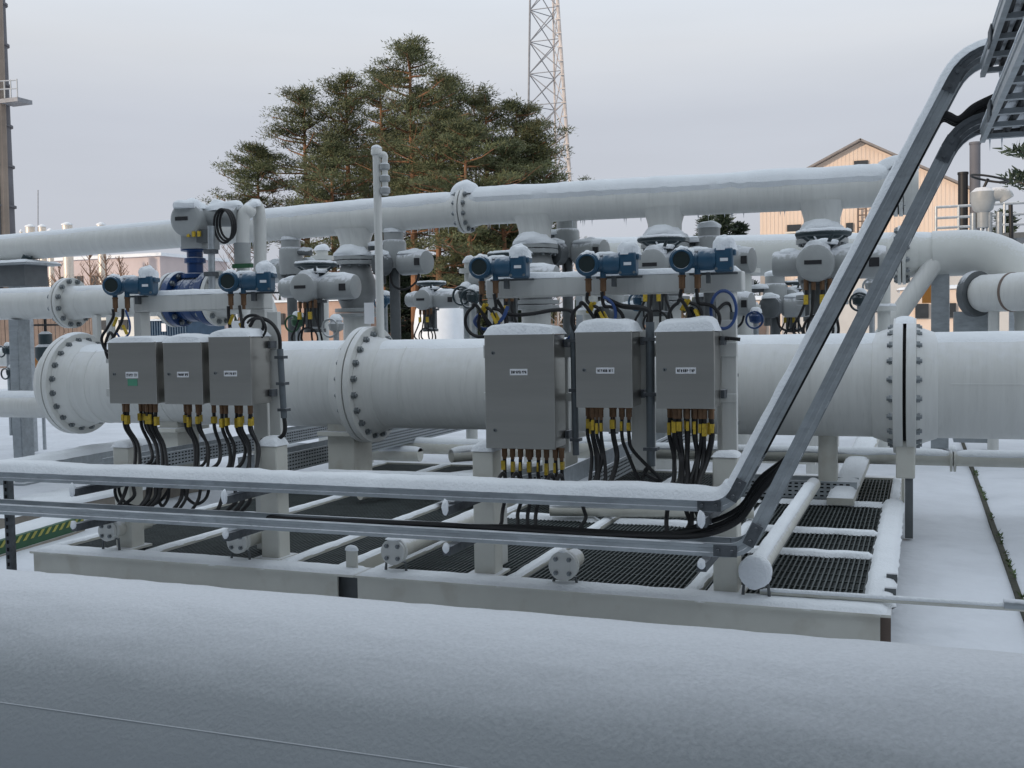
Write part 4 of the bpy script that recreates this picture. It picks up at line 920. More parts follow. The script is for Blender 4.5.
sec = [(394, 249, 11.0, 0, 'snow capped bypass actuator right of the tall thin vent pipe'), (291, 256, 11.0, PI * .9, 'snow capped bypass actuator behind the second transmitter from the left'), (567, 238, 11.4, 0, 'snow capped bypass actuator between the third and fourth transmitters'), (709, 246, 11.2, 0, 'bypass actuator whose grey drum shows right of the rightmost transmitter'), (612, 300, 12.4, .1, 'low bypass actuator seen below the middle of the right crossbar'), (775, 292, 13.0, .2, 'low bypass actuator seen right of the right crossbar under the far pipe'), (712, 290, 12.2, .0, 'low bypass actuator just right of the right stand post')]
for k, (u, v, Y, r, lab) in enumerate(sec):
    p = at(u, v, Y=Y); o = A2 if k == 0 else dup(A2, p, r); o.location = p; o.rotation_euler = (0, 0, r); o['label'] = lab; o['group'] = 'bypass actuators'
for u, v0, v1, Y, w, lab in ((470, 262, 340, 11.8, .07, 'thin white riser behind the pair of snow capped valve heads'), (590, 268, 340, 12.2, .09, 'white riser behind the fourth transmitter'), (742, 262, 340, 12.6, .11, 'cream riser right of the right crossbar'), (884, 262, 340, 12.8, .07, 'thin white riser between the sloping ladders'), (322, 250, 340, 12.4, .08, 'white riser behind the left actuator')):
    a, b = at(u, v1, Y=Y), at(u, v0, Y=Y); t = thing('riser_pipe', lab, 'pipe', (a.x, Y, 0), group='thin risers behind the valves'); part('pipe', MB().cyl((a.x, Y, 0), b, w, 18), 'far_pipe', t)
    for q in (.08, .5): part('flange', MB().cyl(b - Vector((0, 0, q + .05)), b - Vector((0, 0, q)), w * 1.9, 20), 'far_pipe', t)
    part('snow', MB().blob(b - Vector((0, 0, .01)), w * 1.3, w * 1.3, .09, 16, 7), 'snow', t); part('collar_snow', MB().torus(b - Vector((0, 0, .495)), (0, 0, 1), w * 1.45, .03, 20, 6), 'snow', t)
# low actuators with horizontal handwheel seen through the gaps
for k, (u, v, Y, sc_, lab) in enumerate(((428, 300, 12.6, .85, 'low snow covered actuator with ring handwheel, above the middle flange of the main pipe'), (792, 300, 13.2, .8, 'low actuator half hidden behind the rightmost valve actuator'), (630, 305, 13.0, .8, 'low actuator seen behind the cable loops between the right boxes'))):
    p = at(u, v, Y=Y); o = dup(AT, p, -.1, lab, 'electric actuators with handwheels', sc_)

# ================================================================ TALL VENT
a, b = at(377, 345, Y=MY), at(376.5, 152, Y=MY)
t = thing('vent_pipe', 'tall thin white vent pipe rising in front of the header pipe', 'vent pipe', a)
part('riser', MB().cyl(Vector((b.x, MY, MZ + MR - .02)), b, .034, 16), 'white_pipe', t)
part('cap', MB().lathe([(.036, -.03), (.048, -.02), (.048, .02), (.03, .045)], b, (0, 0, 1), 16), 'white_pipe', t)
c = b + Vector((.075, .0, -.03)); part('side_pipe', MB().tube(curve([b + Vector((0, 0, -.03)), c, c + Vector((.0, 0, -.08)), c + Vector((0, 0, -.34))], 5), .026, 12), 'white_pipe', t)
for z in (-.1, -.2, -.3): part('coupling', MB().lathe([(.03, -.03), (.043, -.02), (.043, .02), (.03, .03)], c + Vector((0, 0, z)), (0, 0, 1), 14), 'grey_paint', t)
part('snow', MB().blob(b + Vector((0, 0, .03)), .045, .045, .03), 'snow', t)
q = at(371, 312, Y=MY - .05); part('name_plate', MB().box((q.x - .06, q.y - .01, q.z - .10), (q.x + .03, q.y, q.z + .08)), 'label_white', t)

# ================================================================ SMALL GEAR SEEN BETWEEN THE VALVES
def gauge_valve(u, v, Y, lab, m='teal_dark', s=1.0):
    p = at(u, v, Y=Y); t = thing('instrument_valve', lab, 'valve', p, group='small instrument valves behind the main pipe')
    part('stem', MB().cyl(p - Vector((0, 0, 1.2)), p, .03 * s, 10), 'galv', t); part('head', MB().lathe([(.03, -.06), (.07, -.04), (.08, .02), (.05, .07)], p, (0, 0, 1), 16), m, t)
    part('snow', MB().blob(p + Vector((0, 0, .055)), .07 * s, .07 * s, .07 * s), 'snow', t)
    part('wheel', MB().torus(p + Vector((0, -.12, -.02)), (0, 1, 0), .09 * s, .012, 20, 6), m, t)
for a_ in ((385, 300, 12, 'small snow capped blue instrument valve right of the tall vent', 'blue_paint'), (466, 294, 10, 'pair of snow capped valve heads left of the largest box, left one', 'teal_dark'), (474, 297, 9.9, 'pair of snow capped valve heads left of the largest box, right one', 'teal_dark'), (298, 322, 10.5, 'small green instrument valve behind the white elbow', 'green_paint'), (336, 326, 9.6, 'small snow capped valve below the left actuator', 'grey_paint'), (756, 318, 12, 'small blue instrument valve right of the right stand post', 'deep_blue'), (640, 300, 11.0, 'small blue instrument valve behind the fourth transmitter cables', 'blue_paint'), (860, 300, 11.5, 'small instrument valve between the two sloping ladders', 'teal_dark'), (872, 285, 12.5, 'upper instrument valve between the two sloping ladders', 'grey_paint')):
    gauge_valve(*a_)
# handwheel valve far left
p = at(45, 325, Y=13); t = thing('handwheel_valve', 'thin dark handwheel on a stem behind the left column', 'valve', p)
part('handwheel', MB().torus(p, (0, 0, 1), .22, .014, 30, 6).cyl(p - Vector((.21, 0, 0)), p + Vector((.21, 0, 0)), .01, 6), 'black', t)
part('stem', MB().cyl(p - Vector((0, 0, .1)), p + Vector((0, 0, .12)), .02, 8), 'black', t)
part('bonnet', MB().lathe([(.05, -.1), (.10, -.14), (.10, -.3), (.16, -.34), (.16, -.5), (.1, -.6), (.1, -1.2)], p, (0, 0, 1), 16), 'teal_dark', t)
# low pipes at the left behind the column
for k, (u0, v0, u1, v1, Y, r, m, lab) in enumerate(((-20, 357, 30, 357, 14, .16, 'white_pipe', 'white pipe end behind the left column'), (32, 357, 42, 355, 13.8, .17, 'orange', 'orange banded pipe end right of the left column'))):
    a, b = at(u0, v0, Y=Y), at(u1, v1, Y=Y); single('low_pipe', MB().cyl(a, b, r, 24), m, lab, 'pipe', bevel=.01)
for k, (u, v) in enumerate(((8, 350), (12, 372), (42, 375))):
    gauge_valve(u, v, 11.5, ['small valve left of the steel column, upper one', 'small purple blue valve left of the steel column, lower one', 'small valve at the edge of the left flange'][k], 'teal_dark', .8)

# ================================================================ UNDER AND BEHIND THE MAIN PIPE
def ptray(lab, x0, x1, y0, y1, z, h=.09, w=.25, axis='y'):
    t = thing('perforated_tray', lab, 'cable tray', ((x0 + x1) / 2, (y0 + y1) / 2, z), group='perforated trays under the main pipe')
    A = Vector((x0, y0, z)); B = Vector((x1, y1, z)); d = (B - A).normalized(); lat = Vector((-d.y, d.x, 0)); R = Matrix((d, lat, Vector((0, 0, 1)))).transposed(); L_ = (B - A).length
    part('tray_base', MB().box((0, 0, -.004), (L_, w, 0), R, A), 'galv', t)
    for s in (0, w): part('side_plate', MB().box((0, s - .002, 0), (L_, s + .002, h), R, A).box((0, s - .006, h), (L_, s + .006, h + .006), R, A), 'galv', t)
    hl = MB(); n = int(L_ / .045)
    for k in range(n):
        for zz in ((.018, .045, .07) if h < .11 else (.02, .05, .08, .105) if h < .14 else (.02, .05, .08, .11, .135)):
            for s in (-.0045, w + .0028) if False else (-.0042, .0024 + 0, ): hl.box((k * .045 + .01, s, zz - .005), (k * .045 + .035, s + .0015, zz + .006), R, A)
    part('slots', hl, 'hole', t, kind='stuff')
    return t
ptray('perforated tray running front to back below the left row of boxes', -5.95, -5.95 - .1, 6.9, 11.5, .40, .12)
ptray('perforated tray running front to back behind the second short post', -4.93, -5.02, 7.3, 12.0, .36, .15)
ptray('perforated tray running front to back below the middle steel box', -2.12, -2.22, 7.0, 11.5, .38, .13)
ptray('short perforated tray on the skid between the second and third short posts', -3.05, -2.5, 6.9, 8.6, .30, .10)
ptray('perforated tray along the skid right of the sloping ladders', -1.45, -.42, 8.0, 8.0, .255, .12)
# snowy galvanised beam from the left edge under the left flange
t = thing('snowy_beam', 'galvanised beam with thick snow slanting in from the left edge under the left flange', 'beam', (-7.6, 7.5, .3))
a, b = Vector((-7.35, 6.3, .40)), Vector((-7.75, 10.5, .40))
part('web', MB().sweep([a, b], (1, .06, 0), [(-.11, -.12), (-.11, 0), (.11, 0), (.11, -.12), (.10, -.12), (.10, -.01), (-.10, -.01), (-.10, -.12)]), 'galv', t)
part('snow', snow_path([a, b], (1, .06, 0), .13, .07, .05, 4), 'snow', t)
# assorted low pipes: rear yard piping under the main pipe
lows = [((-4.05, 9.0, .36), (-1.9, 11.6, .36), .06, 'snow covered pipe slanting back under the main pipe left of the largest box', .9),
        ((-5.6, 10.2, .30), (-.9, 10.2, .30), .075, 'cream low pipe parallel to the main pipe behind its centre', .6),
        ((-3.9, 7.0, .31), (-3.0, 8.9, .31), .045, 'thin cream pipe lying on the left skid grating', .7),
        ((-2.3, 6.7, .31), (-1.0, 6.95, .31), .04, 'thin snowy pipe crossing the right skid grating', .9),
        ((-4.7, 7.7, .31), (-3.2, 7.75, .31), .05, 'snowy pipe crossing the left skid below the middle flange', .9),
        ((-6.8, 9.9, .25), (-4.8, 9.9, .25), .07, 'cream low pipe behind the left end of the main pipe', .6)]
for a, b, r, lab, sn in lows:
    a, b = Vector(a), Vector(b); t = thing('low_pipe', lab, 'pipe', a, group='low pipes around the skids'); part('pipe', MB().cyl(a, b, r, 20), 'cream', t)
    part('snow', snow_pipe(a, b, r, .03 * sn + .008, 1.05, a.x), 'snow', t)
# horizontal pipe with a small flange right of the skid
PY = 9.0; pz = .448
t = thing('low_flanged_pipe', 'thin cream pipe with a small flange crossing the snow right of the skid', 'pipe', (0, PY, 0))
part('pipe', MB().cyl((-2.2, PY, pz), (9, PY, pz + .02), .058, 24), 'cream', t); xx = at(953, 458, Y=PY).x
for s in (-1, 1): part('flange', MB().cyl((xx + s * .004, PY, pz), (xx + s * .022, PY, pz), .098, 24), 'cream', t)
part('snow', snow_pipe(Vector((-2.2, PY, pz)), Vector((xx - .03, PY, pz)), .058, .028, 1.15, 4), 'snow', t); part('snow', snow_pipe(Vector((xx + .03, PY, pz)), Vector((9, PY, pz + .02)), .058, .028, 1.15, 5), 'snow', t)
part('snow', snow_pipe(Vector((xx - .025, PY, pz)), Vector((xx + .025, PY, pz)), .098, .02, .8, 5, .012), 'snow', t)
for x in (1.6, 4): part('pipe_stand', MB().box((x - .03, PY - .03, 0), (x + .03, PY + .03, pz - .05)), 'cream', t)
# white block and dark post under the right flange; sloping snow beam
t = thing('flange_support', 'white block on a dark steel post below the right flange joint', 'pipe support', (-.06, MY, 0))
b0, b1 = at(896, 440, Y=8.0), at(915, 478, Y=8.0); q0, q1 = at(905, 480, Y=8.0), at(913, 512, Y=8.0)
part('block', MB().box((b0.x, 7.95, b1.z), (b1.x, 8.3, b0.z)), 'cream', t, bevel=.008); part('post', MB().box((q0.x, 7.97, 0), (q1.x, 8.06, b1.z - .002)), 'dark_grey', t); part('snow', snow_box(b0.x, b1.x, 7.95, 8.3, b0.z, .02, 2), 'snow', t)
t = thing('sloping_beam', 'snow topped white beam running back just left of the right flange', 'beam', (-.55, 8, ZT))
a, b = Vector((-.52, 7.75, .30)), Vector((-.42, 9.9, .55)); part('beam', MB().sweep([a, b], (1, 0, 0), [(-.09, -.05), (-.09, 0), (.09, 0), (.09, -.05)]), 'cream', t); part('snow', snow_path([a, b], (1, 0, 0), .088, .03, .05, 2), 'snow', t)
# front rod running on to the right from the skid corner
a, b = at(760, 592, Y=4.99), at(1040, 606, Y=4.99); t = thing('snowy_rod', 'thin snowy rod running right from the skid corner over the snow', 'pipe', a)
part('rod', MB().cyl(a + Vector((0, 0, 0)), Vector((3, 4.99, b.z)), .012, 10), 'cream', t); part('snow', snow_pipe(a, Vector((3, 4.99, b.z)), .012, .014, 1.2, 2, .03), 'snow', t)
part('union', MB().cyl(b - Vector((.14, 0, 0)), b - Vector((.06, 0, 0)), .022, 12), 'galv', t)
for x in (1.2, 2.8): part('foot', MB().cyl((x, 4.99, 0), (x, 4.99, b.z), .01, 8), 'galv', t)
for y_ in (5.15, 5.45): part('clip', MB().box((-.15, y_, ZT), (-.10, y_ + .03, ZT + .045)), 'dark_grey', sk2)
part('snow', snow_path([(-.17, YF + .1, ZT), (-.17, 8.0, ZT)], (1, 0, 0), .07, .035, .05, 12, scal=.15), 'snow', sk2)
# concrete plinth and striped kerb at the left
t = thing('concrete_plinth', 'brown concrete plinth topped with snow behind the trays at the left', 'plinth', (-7.0, 8, 0))
part('block', MB().box((-7.25, 6.3, -.02), (-6.6, 9.2, .12)), 'concrete', t, bevel=.01); part('snow', snow_box(-7.25, -6.6, 6.3, 9.2, .12, .05, 3), 'snow', t)
t = thing('striped_kerb', 'green kerb board with yellow slanting stripes left of the skid', 'kerb', (-5.98, 6, 0))
a, b = at(-30, 553, Z=.06), at(78, 521, Z=.06); d = (b - a).normalized(); lat = Vector((d.y, -d.x, 0)); R = Matrix((d, lat, Vector((0, 0, 1)))).transposed(); L_ = (b - a).length
part('board', MB().box((0, 0, -.06), (L_, .05, .035), R, a), 'green_paint', t)
for k in range(14):
    y = MB(); x = .06 + k * L_ / 14.5; i = len(y.v)
    for (xx_, zz) in ((x, -.012), (x + .035, -.012), (x + .085, .032), (x + .05, .032)): y.v += [tuple(R @ Vector((xx_, .0512, zz)) + a), tuple(R @ Vector((xx_, .054, zz)) + a)]
    for f in ((0, 2, 4, 6), (1, 7, 5, 3), (0, 1, 3, 2), (2, 3, 5, 4), (4, 5, 7, 6), (6, 7, 1, 0)): y.q(*[i + q for q in f])
    part('stripe', y, 'stripe_yellow', t)
part('footing', MB().box((0, .0, -.16), (L_, .06, -.061), R, a), 'concrete', t)
part('snow', snow_path([a + Vector((-.12, 0, .035)), b + Vector((-.12, 0, .035))], lat, .13, .03, .05, 3), 'snow', t)

# ================================================================ RIGHT BACKGROUND PIPE WITH ELBOW
RY = 14.0
a = at(560, 259, Y=RY); b = at(932, 254, Y=RY); r = .255
t = thing('far_pipe', 'large far cream pipe behind the valves bending down at the right edge', 'pipe', (0, RY, 0))
ce = b + Vector((.75, -.0, 0)); pts = [Vector((-4.2, RY, a.z)), b] + [b + Vector((.35 + .8 * math.sin(w), -.5 * (1 - math.cos(w)), -.8 * (1 - math.cos(w)))) for w in [PI / 2 * k / 12 for k in range(13)]]
pts.append(pts[-1] - Vector((0, 0, 1.2)))
part('pipe', MB().tube([pts[0], pts[1]], r, 40), 'far_pipe', t); part('elbow', MB().tube(pts[1:], r * 1.08, 40), 'far_pipe', t)
part('snow', snow_pipe(pts[0], pts[1], r, .02, .8, 4), 'snow', t); flange(t, at(902, 255, Y=RY).x, RY, b.z, .36, r, th=.04, nb=14, m='far_pipe')
for u in (585, 745, 940): x = at(u, 300, Y=RY).x; part('pipe_support', MB().box((x - .1, RY - .1, 0), (x + .1, RY + .1, b.z - r + .02)), 'galv', t)
# capped vessel under the elbow
VY = 13.6; v0 = at(973, 294, Y=VY); rr = .215
t = thing('capped_vessel', 'white capped horizontal vessel with a dark ring under the elbow at the right edge', 'vessel', (v0.x, VY, 0)); ax = Vector((.7, -.72, .0)).normalized()
part('shell', MB().lathe([(rr * .9, .10), (rr, .16), (rr, .55)], v0, ax, 40), 'white_pipe', t); part('dark_ring', MB().lathe([(rr * 1.22, 0), (rr * 1.25, .03), (rr * 1.22, .09)], v0, ax, 40), 'dark_grey', t)
part('shell', MB().lathe([(rr, .57), (rr, 2.5)], v0, ax, 40), 'white_pipe', t); part('joint_ring', MB().lathe([(rr * 1.03, .545), (rr * 1.03, .575)], v0, ax, 40), 'rust', t)
for q_ in (.3, 1.0): x = v0 + ax * q_; part('leg', MB().cyl((x.x, x.y, 0), (x.x, x.y, v0.z - rr + .03), .06, 14), 'white_pipe', t)
part('skirt', MB().box((v0.x - .2, VY + .1, .1), (v0.x + .25, VY + .5, v0.z - .2)), 'galv', t)
p = at(929, 290, Y=16); single('orange_panel', MB().box((p.x - .09, 16, p.z - .18), (p.x + .09, 16.05, p.z + .18)), 'orange', 'orange brown panel between the sloping ladders and the vessel', 'panel')
t = thing('diagonal_brace', 'white diagonal pipe brace under the far pipe', 'brace', at(900, 320, Y=13.5)); part('brace', MB().cyl(at(870, 355, Y=13.6), at(935, 262, Y=13.85), .11, 20), 'white_pipe', t)
# platform with railing
QY = 22; t = thing('platform_railing', 'grey platform with three rail bars at the right edge above the far pipe', 'railing', at(980, 240, Y=QY))
xl, xr = at(936, 220, Y=QY).x, at(1100, 220, Y=QY).x
for v in (205, 216, 226): z = at(980, v, Y=QY).z; part('rail', MB().cyl((xl, QY, z), (xr, QY, z), .025, 8), 'galv', t)
z0 = at(980, 234, Y=QY).z; z1 = at(980, 204, Y=QY).z
part('deck', MB().box((xl, QY, z0 - .1), (xr, QY + 1.5, z0)), 'dark_grey', t)
for k in range(8): x = xl + (xr - xl) * k / 7; part('rail_post', MB().cyl((x, QY, z0), (x, QY, z1), .025, 8), 'galv', t)
for x in (xl + .2, (xl + xr) / 2): part('deck_leg', MB().box((x - .06, QY + .6, 0), (x + .06, QY + .72, z0 - .1)), 'galv', t)
p = at(983, 195, Y=20); t = thing('platform_valve', 'pale valve with a flat handwheel standing on the platform at the right', 'valve', p)
part('body', MB().lathe([(.1, -.55), (.1, -.3), (.16, -.25), (.2, -.1), (.2, .05), (.12, .12)], p, (0, 0, 1), 20), 'grey_paint', t); part('outlet', MB().tube(curve([p + Vector((0, 0, -.02)), p + Vector((.3, 0, 0)), p + Vector((.38, 0, -.1))], 5), .12, 16), 'grey_paint', t)
part('handwheel', MB().torus(p + Vector((.1, 0, .27)), (.25, 0, 1), .3, .02, 26, 6).cyl(p + Vector((0, 0, .1)), p + Vector((.08, 0, .27)), .025, 8), 'black', t)
for x in (-.15, .1, .25): part('stand_leg', MB().cyl(p + Vector((x, 0, -1.0)), p + Vector((x, 0, -.3)), .05, 10), 'galv', t)
part('drain', MB().tube([p + Vector((.42, -.1, -.2)), p + Vector((.44, -.1, -.9))], .035, 8), 'black', t)
for k, (u, v0_, v1_, w, lab) in enumerate(((963, 173, 206, .12, 'short dark chimney pipe beside the peach building'), (975, 143, 200, .13, 'taller dark chimney pipe beside the peach building'))):
    a, b = at(u, v1_ + 30, Y=30), at(u, v0_, Y=30); single('chimney_pipe', MB().cyl(a, b, w, 14).cyl(b - Vector((0, 0, .04)), b + Vector((0, 0, .02)), w * 1.12, 14), 'tower_grey' if k else 'black', lab, 'chimney')

# ================================================================ BACKGROUND
def gable_house():
    Y = 60; t = thing('gabled_building', 'tall peach corrugated building with a dark gable roof at the right', 'building', (-3, Y, 0), rot=0)
    x0, x1, xa = -8.2, 2.5, -2.95; ze = at(800, 190, Y=Y).z; za = at(860, 142, Y=Y).z
    zl = at(758, 197, Y=Y).z; zr = at(975, 191, Y=Y).z
    w = MB(); dep = 14
    ix = len(w.v); prof = [(x0, -.1), (x1, -.1), (x1, zr), (xa, za), (x0, zl)]
    w.v += [(x, Y, z) for x, z in prof] + [(x, Y + dep, z) for x, z in prof]; w.q(0, 1, 2, 3, 4); w.q(9, 8, 7, 6, 5)
    for k in range(5): w.q(k, k + 5, (k + 1) % 5 + 5, (k + 1) % 5)
    part('wall', w, 'peach', t, smooth=False)
    st = MB(); n = 52
    for k in range(n):
        x = x0 + .1 + (x1 - x0 - .2) * k / (n - 1); zt = (zl + (za - zl) * (x - x0) / (xa - x0)) if x < xa else (za + (zr - za) * (x - xa) / (x1 - xa))
        st.box((x - .05, Y - .022, 0), (x + .05, Y - .002, zt - .15))
    part('cladding_ribs', st, 'peach', t, kind='stuff', smooth=False)
    for (xs_, zs_, xe_, ze_) in ((x0, zl, xa, za), (xa, za, x1, zr)):
        d = Vector((xe_ - xs_, 0, ze_ - zs_)); e0 = Vector((xs_, 0, zs_)) - d.normalized() * (.5 if xs_ == x0 else 0); e1 = Vector((xe_, 0, ze_)) + d.normalized() * (.5 if xe_ == x1 else 0); nr = Vector((-d.z, 0, d.x)).normalized() * .10; e0 = e0 - (d.normalized() * .05 if xs_ != x0 else Vector()); e1 = e1 + (d.normalized() * .05 if xe_ != x1 else Vector()); r_ = MB()
        r_.v += [(q.x, Y - .45, q.z + .02) for q in (e0, e1, e1 + nr, e0 + nr)] + [(q.x, Y + dep + .4, q.z + .02) for q in (e0, e1, e1 + nr, e0 + nr)]
        for f in ((0, 1, 2, 3), (7, 6, 5, 4), (0, 4, 5, 1), (1, 5, 6, 2), (2, 6, 7, 3), (3, 7, 4, 0)): r_.q(*f)
        part('roof', r_, 'roof_dark', t, smooth=False)
    for (u0, v0, u1, v1) in ((854, 161, 868, 165), (787, 225, 801, 231), (787, 233, 801, 237), (846, 223, 853, 232), (905, 225, 915, 231)):
        a, b = at(u0, v0, Y=Y - .1), at(u1, v1, Y=Y - .1); f = part('window', MB().box((a.x, Y - .12, b.z), (b.x, Y - .06, a.z)), 'window_dark', t)
        part('sill', MB().box((a.x - .1, Y - .25, b.z - .12), (b.x + .1, Y - .06, b.z - .02)), 'silver', f)
    a, b = at(858, 207, Y=Y - .3), at(866, 245, Y=Y - .3); ld = MB(); ld.cyl((a.x, a.y, 0), a, .05, 6); ld.cyl((b.x, a.y, 0), (b.x, a.y, a.z), .05, 6)
    z = .3
    while z < a.z: ld.cyl((a.x, a.y, z), (b.x, a.y, z), .035, 5); z += .32
    part('ladder', ld, 'rust', t)
gable_house()
# lattice mast
def mast():
    Y = 75; t = thing('lattice_mast', 'tall pale lattice mast rising behind the right side of the pines', 'mast', (-25, Y, 0))
    def leg(u0, u1, dy): a, b = at(u0, 0, Y=Y + dy), at(u1, 180, Y=Y + dy); d = (b - a); return lambda z: a + d * ((z - a.z) / d.z)
    Ls = [leg(530, 527.5, 0), leg(553, 556, 2.4), leg(557.5, 570, 0)]
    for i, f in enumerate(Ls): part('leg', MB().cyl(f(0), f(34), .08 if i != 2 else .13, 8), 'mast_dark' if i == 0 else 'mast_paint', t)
    z = 2.0; k = 0; st = 2.3
    while z < 33:
        for i in range(3):
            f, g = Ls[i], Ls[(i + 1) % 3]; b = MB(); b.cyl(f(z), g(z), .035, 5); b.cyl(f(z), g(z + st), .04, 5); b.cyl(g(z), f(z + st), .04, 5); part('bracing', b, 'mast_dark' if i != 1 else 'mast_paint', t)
        z += st
    a = at(570, 100, Y=Y)
    cb = MB()
    for i in range(34): q = Ls[2](i * 1.0); cb.box((q.x - .2, q.y - .3, q.z), (q.x + .2, q.y - .25, q.z + .08))
    part('cable_ladder_rungs', cb, 'mast_paint', t, kind='stuff')
    a, b = at(480, 183, Y=Y - 3), at(530, 186, Y=Y - 3); single('crane_arm', MB().cyl(a, b, .16, 8).cyl(a + Vector((0, 0, .1)), b - Vector((0, 0, .6)), .08, 6), 'mast_paint', 'pale pinkish beam showing above the header pipe beside the pines', 'beam')
mast()
def tower():
    Y = 62; t = thing('stack_tower', 'tall dark chimney tower with a small balcony cut by the left edge', 'tower', at(-5, 330, Y=Y))
    a, b = at(-16, 335, Y=Y), at(-14, 0, Y=Y); c, d = at(14, 335, Y=Y), at(2, 0, Y=Y); m = MB()
    d.z = b.z; c.z = a.z = -.2
    ca, ra = (a + c) / 2, (c - a).length / 2; cb, rb = (b + d) / 2, (d - b).length / 2
    up = 1.15; top = ca + (cb - ca) * up; m.tube([ca, top], [ra, ra + (rb - ra) * up], 20); part('shaft', m, 'tower_grey', t)
    for k in range(-1, 14):
        f = (335 - (k * 37 + 5)) / 335
        if f < 0: break
        q = ca.lerp(cb, f); rr = (ra + (rb - ra) * f); part('ring', MB().lathe([(rr * 1.0, -.09), (rr + .16, -.07), (rr + .16, .07), (rr, .09)], q, (0, 0, 1), 20), 'tower_grey', t)
    for w in (-.9, -.35, .25): 
        q0 = ca + Vector((math.sin(w) * 0 + ra * math.cos(w), -ra * abs(math.sin(w)) - .05, 0)); q1 = cb + Vector((rb * math.cos(w), -rb * abs(math.sin(w)) - .05, 0)); part('riser_pipe', MB().cyl(q0, q1, .25, 8), 'tower_tan', t)
    p = at(6, 101, Y=Y); q = at(25, 100, Y=Y); part('balcony', MB().box((p.x, Y - .7, p.z - .3), (q.x, Y + .7, p.z)), 'mast_dark', t)
    rl = MB()
    for z in (.7, 1.3): rl.cyl((p.x, Y - .7, p.z + z), (q.x, Y - .7, p.z + z - .1), .05, 5)
    for k in range(4): x = p.x + (q.x - p.x) * k / 3; rl.cyl((x, Y - .7, p.z), (x, Y - .7, p.z + 1.3), .05, 5)
    part('balcony_rail', rl, 'galv', t)
tower()
# works building with silo tops on the left
Y = 95; a, b = at(38, 262, Y=Y), at(160, 262, Y=Y)
t = thing('works_building', 'long pale pink industrial building far away at the left', 'building', ((a.x + b.x) / 2, Y, 0)); part('wall', MB().box((a.x - 12, Y, -.1), (b.x, Y + 12, a.z)), 'pink_wall', t); part('roof', MB().box((a.x - 12.4, Y - .3, a.z), (b.x + .4, Y + 12.4, a.z + .35)), 'snow', t)
for k in range(9): x = a.x - 8 + k * 2.2; part('window', MB().box((x, Y - .12, a.z - 3.2), (x + 1.2, Y - .04, a.z - 1.8)), 'window_dark', t)
for k, (u, v, w, lab) in enumerate(((21, 231, 3, 'smallest silver silo top right of the tower'), (30, 226, 10, 'first large silver silo top right of the tower'), (42, 226, 8, 'second silver silo top right of the tower'), (50, 230, 6, 'low silver silo top left of the lone one'), (67, 224, 11, 'tallest lone silver silo top above the header pipe'), (101, 224, 9, 'rightmost silver silo top above the header pipe'))):
    p = at(u, v, Y=85); r = w * .045; t = thing('silo', lab, 'silo', (p.x, 85, 0), group='silver silos far left')
    part('shell', MB().cyl((p.x, 85, 0), (p.x, 85, p.z - .1), r, 16), 'silver', t); part('roof', MB().lathe([(r * 1.12, -.12), (r * 1.12, 0), (r * .3, .18)], (p.x, 85, p.z), (0, 0, 1), 16), 'snow', t)
single('antenna', MB().cyl(at(38, 232, Y=85), at(38, 190, Y=85), .05, 5), 'mast_dark', 'thin antenna rod between the left silo tops', 'antenna')
# wall, container, fence on the left
Y = 34
def slab(nm, lab, cat, u0, u1, v0, v1, Y, m, dep=2.5, snow=.12, sub=None):
    a, b = at(u0, v0, Y=Y), at(u1, v1, Y=Y); t = thing(nm, lab, cat, ((a.x + b.x) / 2, Y, 0)); part('wall', MB().box((a.x, Y, max(-.1, min(b.z, 0) if v1 > 338 else b.z)), (b.x, Y + dep, a.z)), m, t)
    if snow: part('snow', snow_box(a.x - .1, b.x + .1, Y - .1, Y + dep + .1, a.z, snow, u0), 'snow', t)
    return t, a, b
t, a, b = slab('site_cabin', 'long cream site cabin roofed with snow behind the left pipes', 'cabin', 92, 192, 311, 348, 40, 'far_pipe')
for k in range(4): x = a.x + .6 + k * 1.0; part('window', MB().box((x, 39.9, a.z - .9), (x + .5, 39.97, a.z - .45)), 'window_dark', t)
t, a, b = slab('shipping_container', 'dark blue container with a white plate behind the left boxes', 'container', 142, 188, 321, 350, 36, 'container_blue', snow=.08)
part('sign_plate', MB().box(((a.x + b.x) / 2 - .1, 35.93, a.z - .45), ((a.x + b.x) / 2 + .12, 35.98, a.z - .12)), 'label_white', t)
for k in range(18): x = a.x + .05 + (b.x - a.x - .1) * k / 17; part('corrugation', MB().box((x - .02, 35.94, b.z if b.z > 0 else 0), (x + .02, 35.995, a.z - .03)), 'container_blue', t)
t, a, b = slab('brick_shed', 'orange brown brick shed roofed with snow behind the white elbow', 'shed', 262, 352, 303, 345, 42, 'brick', snow=.15)
for k in range(3): x = a.x + .7 + k * 1.1; part('window', MB().box((x, 41.9, a.z - 1.0), (x + .5, 41.97, a.z - .5)), 'window_dark', t)
t, a, b = slab('white_workshop', 'long low pale workshop roofed with snow below the gabled building', 'workshop', 796, 1010, 279, 350, 48, 'pale_wall', 6, .15)
for k in range(5): x = a.x + .8 + k * 1.9; part('window', MB().box((x, 47.9, a.z - 1.5), (x + .8, 47.97, a.z - .8)), 'window_dark', t)
t, a, b = slab('red_shed', 'small pink roofed shed seen under the far pipe right of the stand', 'shed', 745, 782, 300, 350, 26, 'peach', snow=.12)
part('door', MB().box((a.x + .25, 25.9, 0), (a.x + .5, 25.97, a.z - .2)), 'rust', t)
t, a, b = slab('yard_building', 'low peach yard building under the far pipe at the right', 'building', 900, 970, 290, 350, 32, 'peach', snow=.12)
for k in range(3): x = a.x + .4 + k * .7; part('window', MB().box((x, 31.9, a.z - .8), (x + .35, 31.97, a.z - .4)), 'window_dark', t)
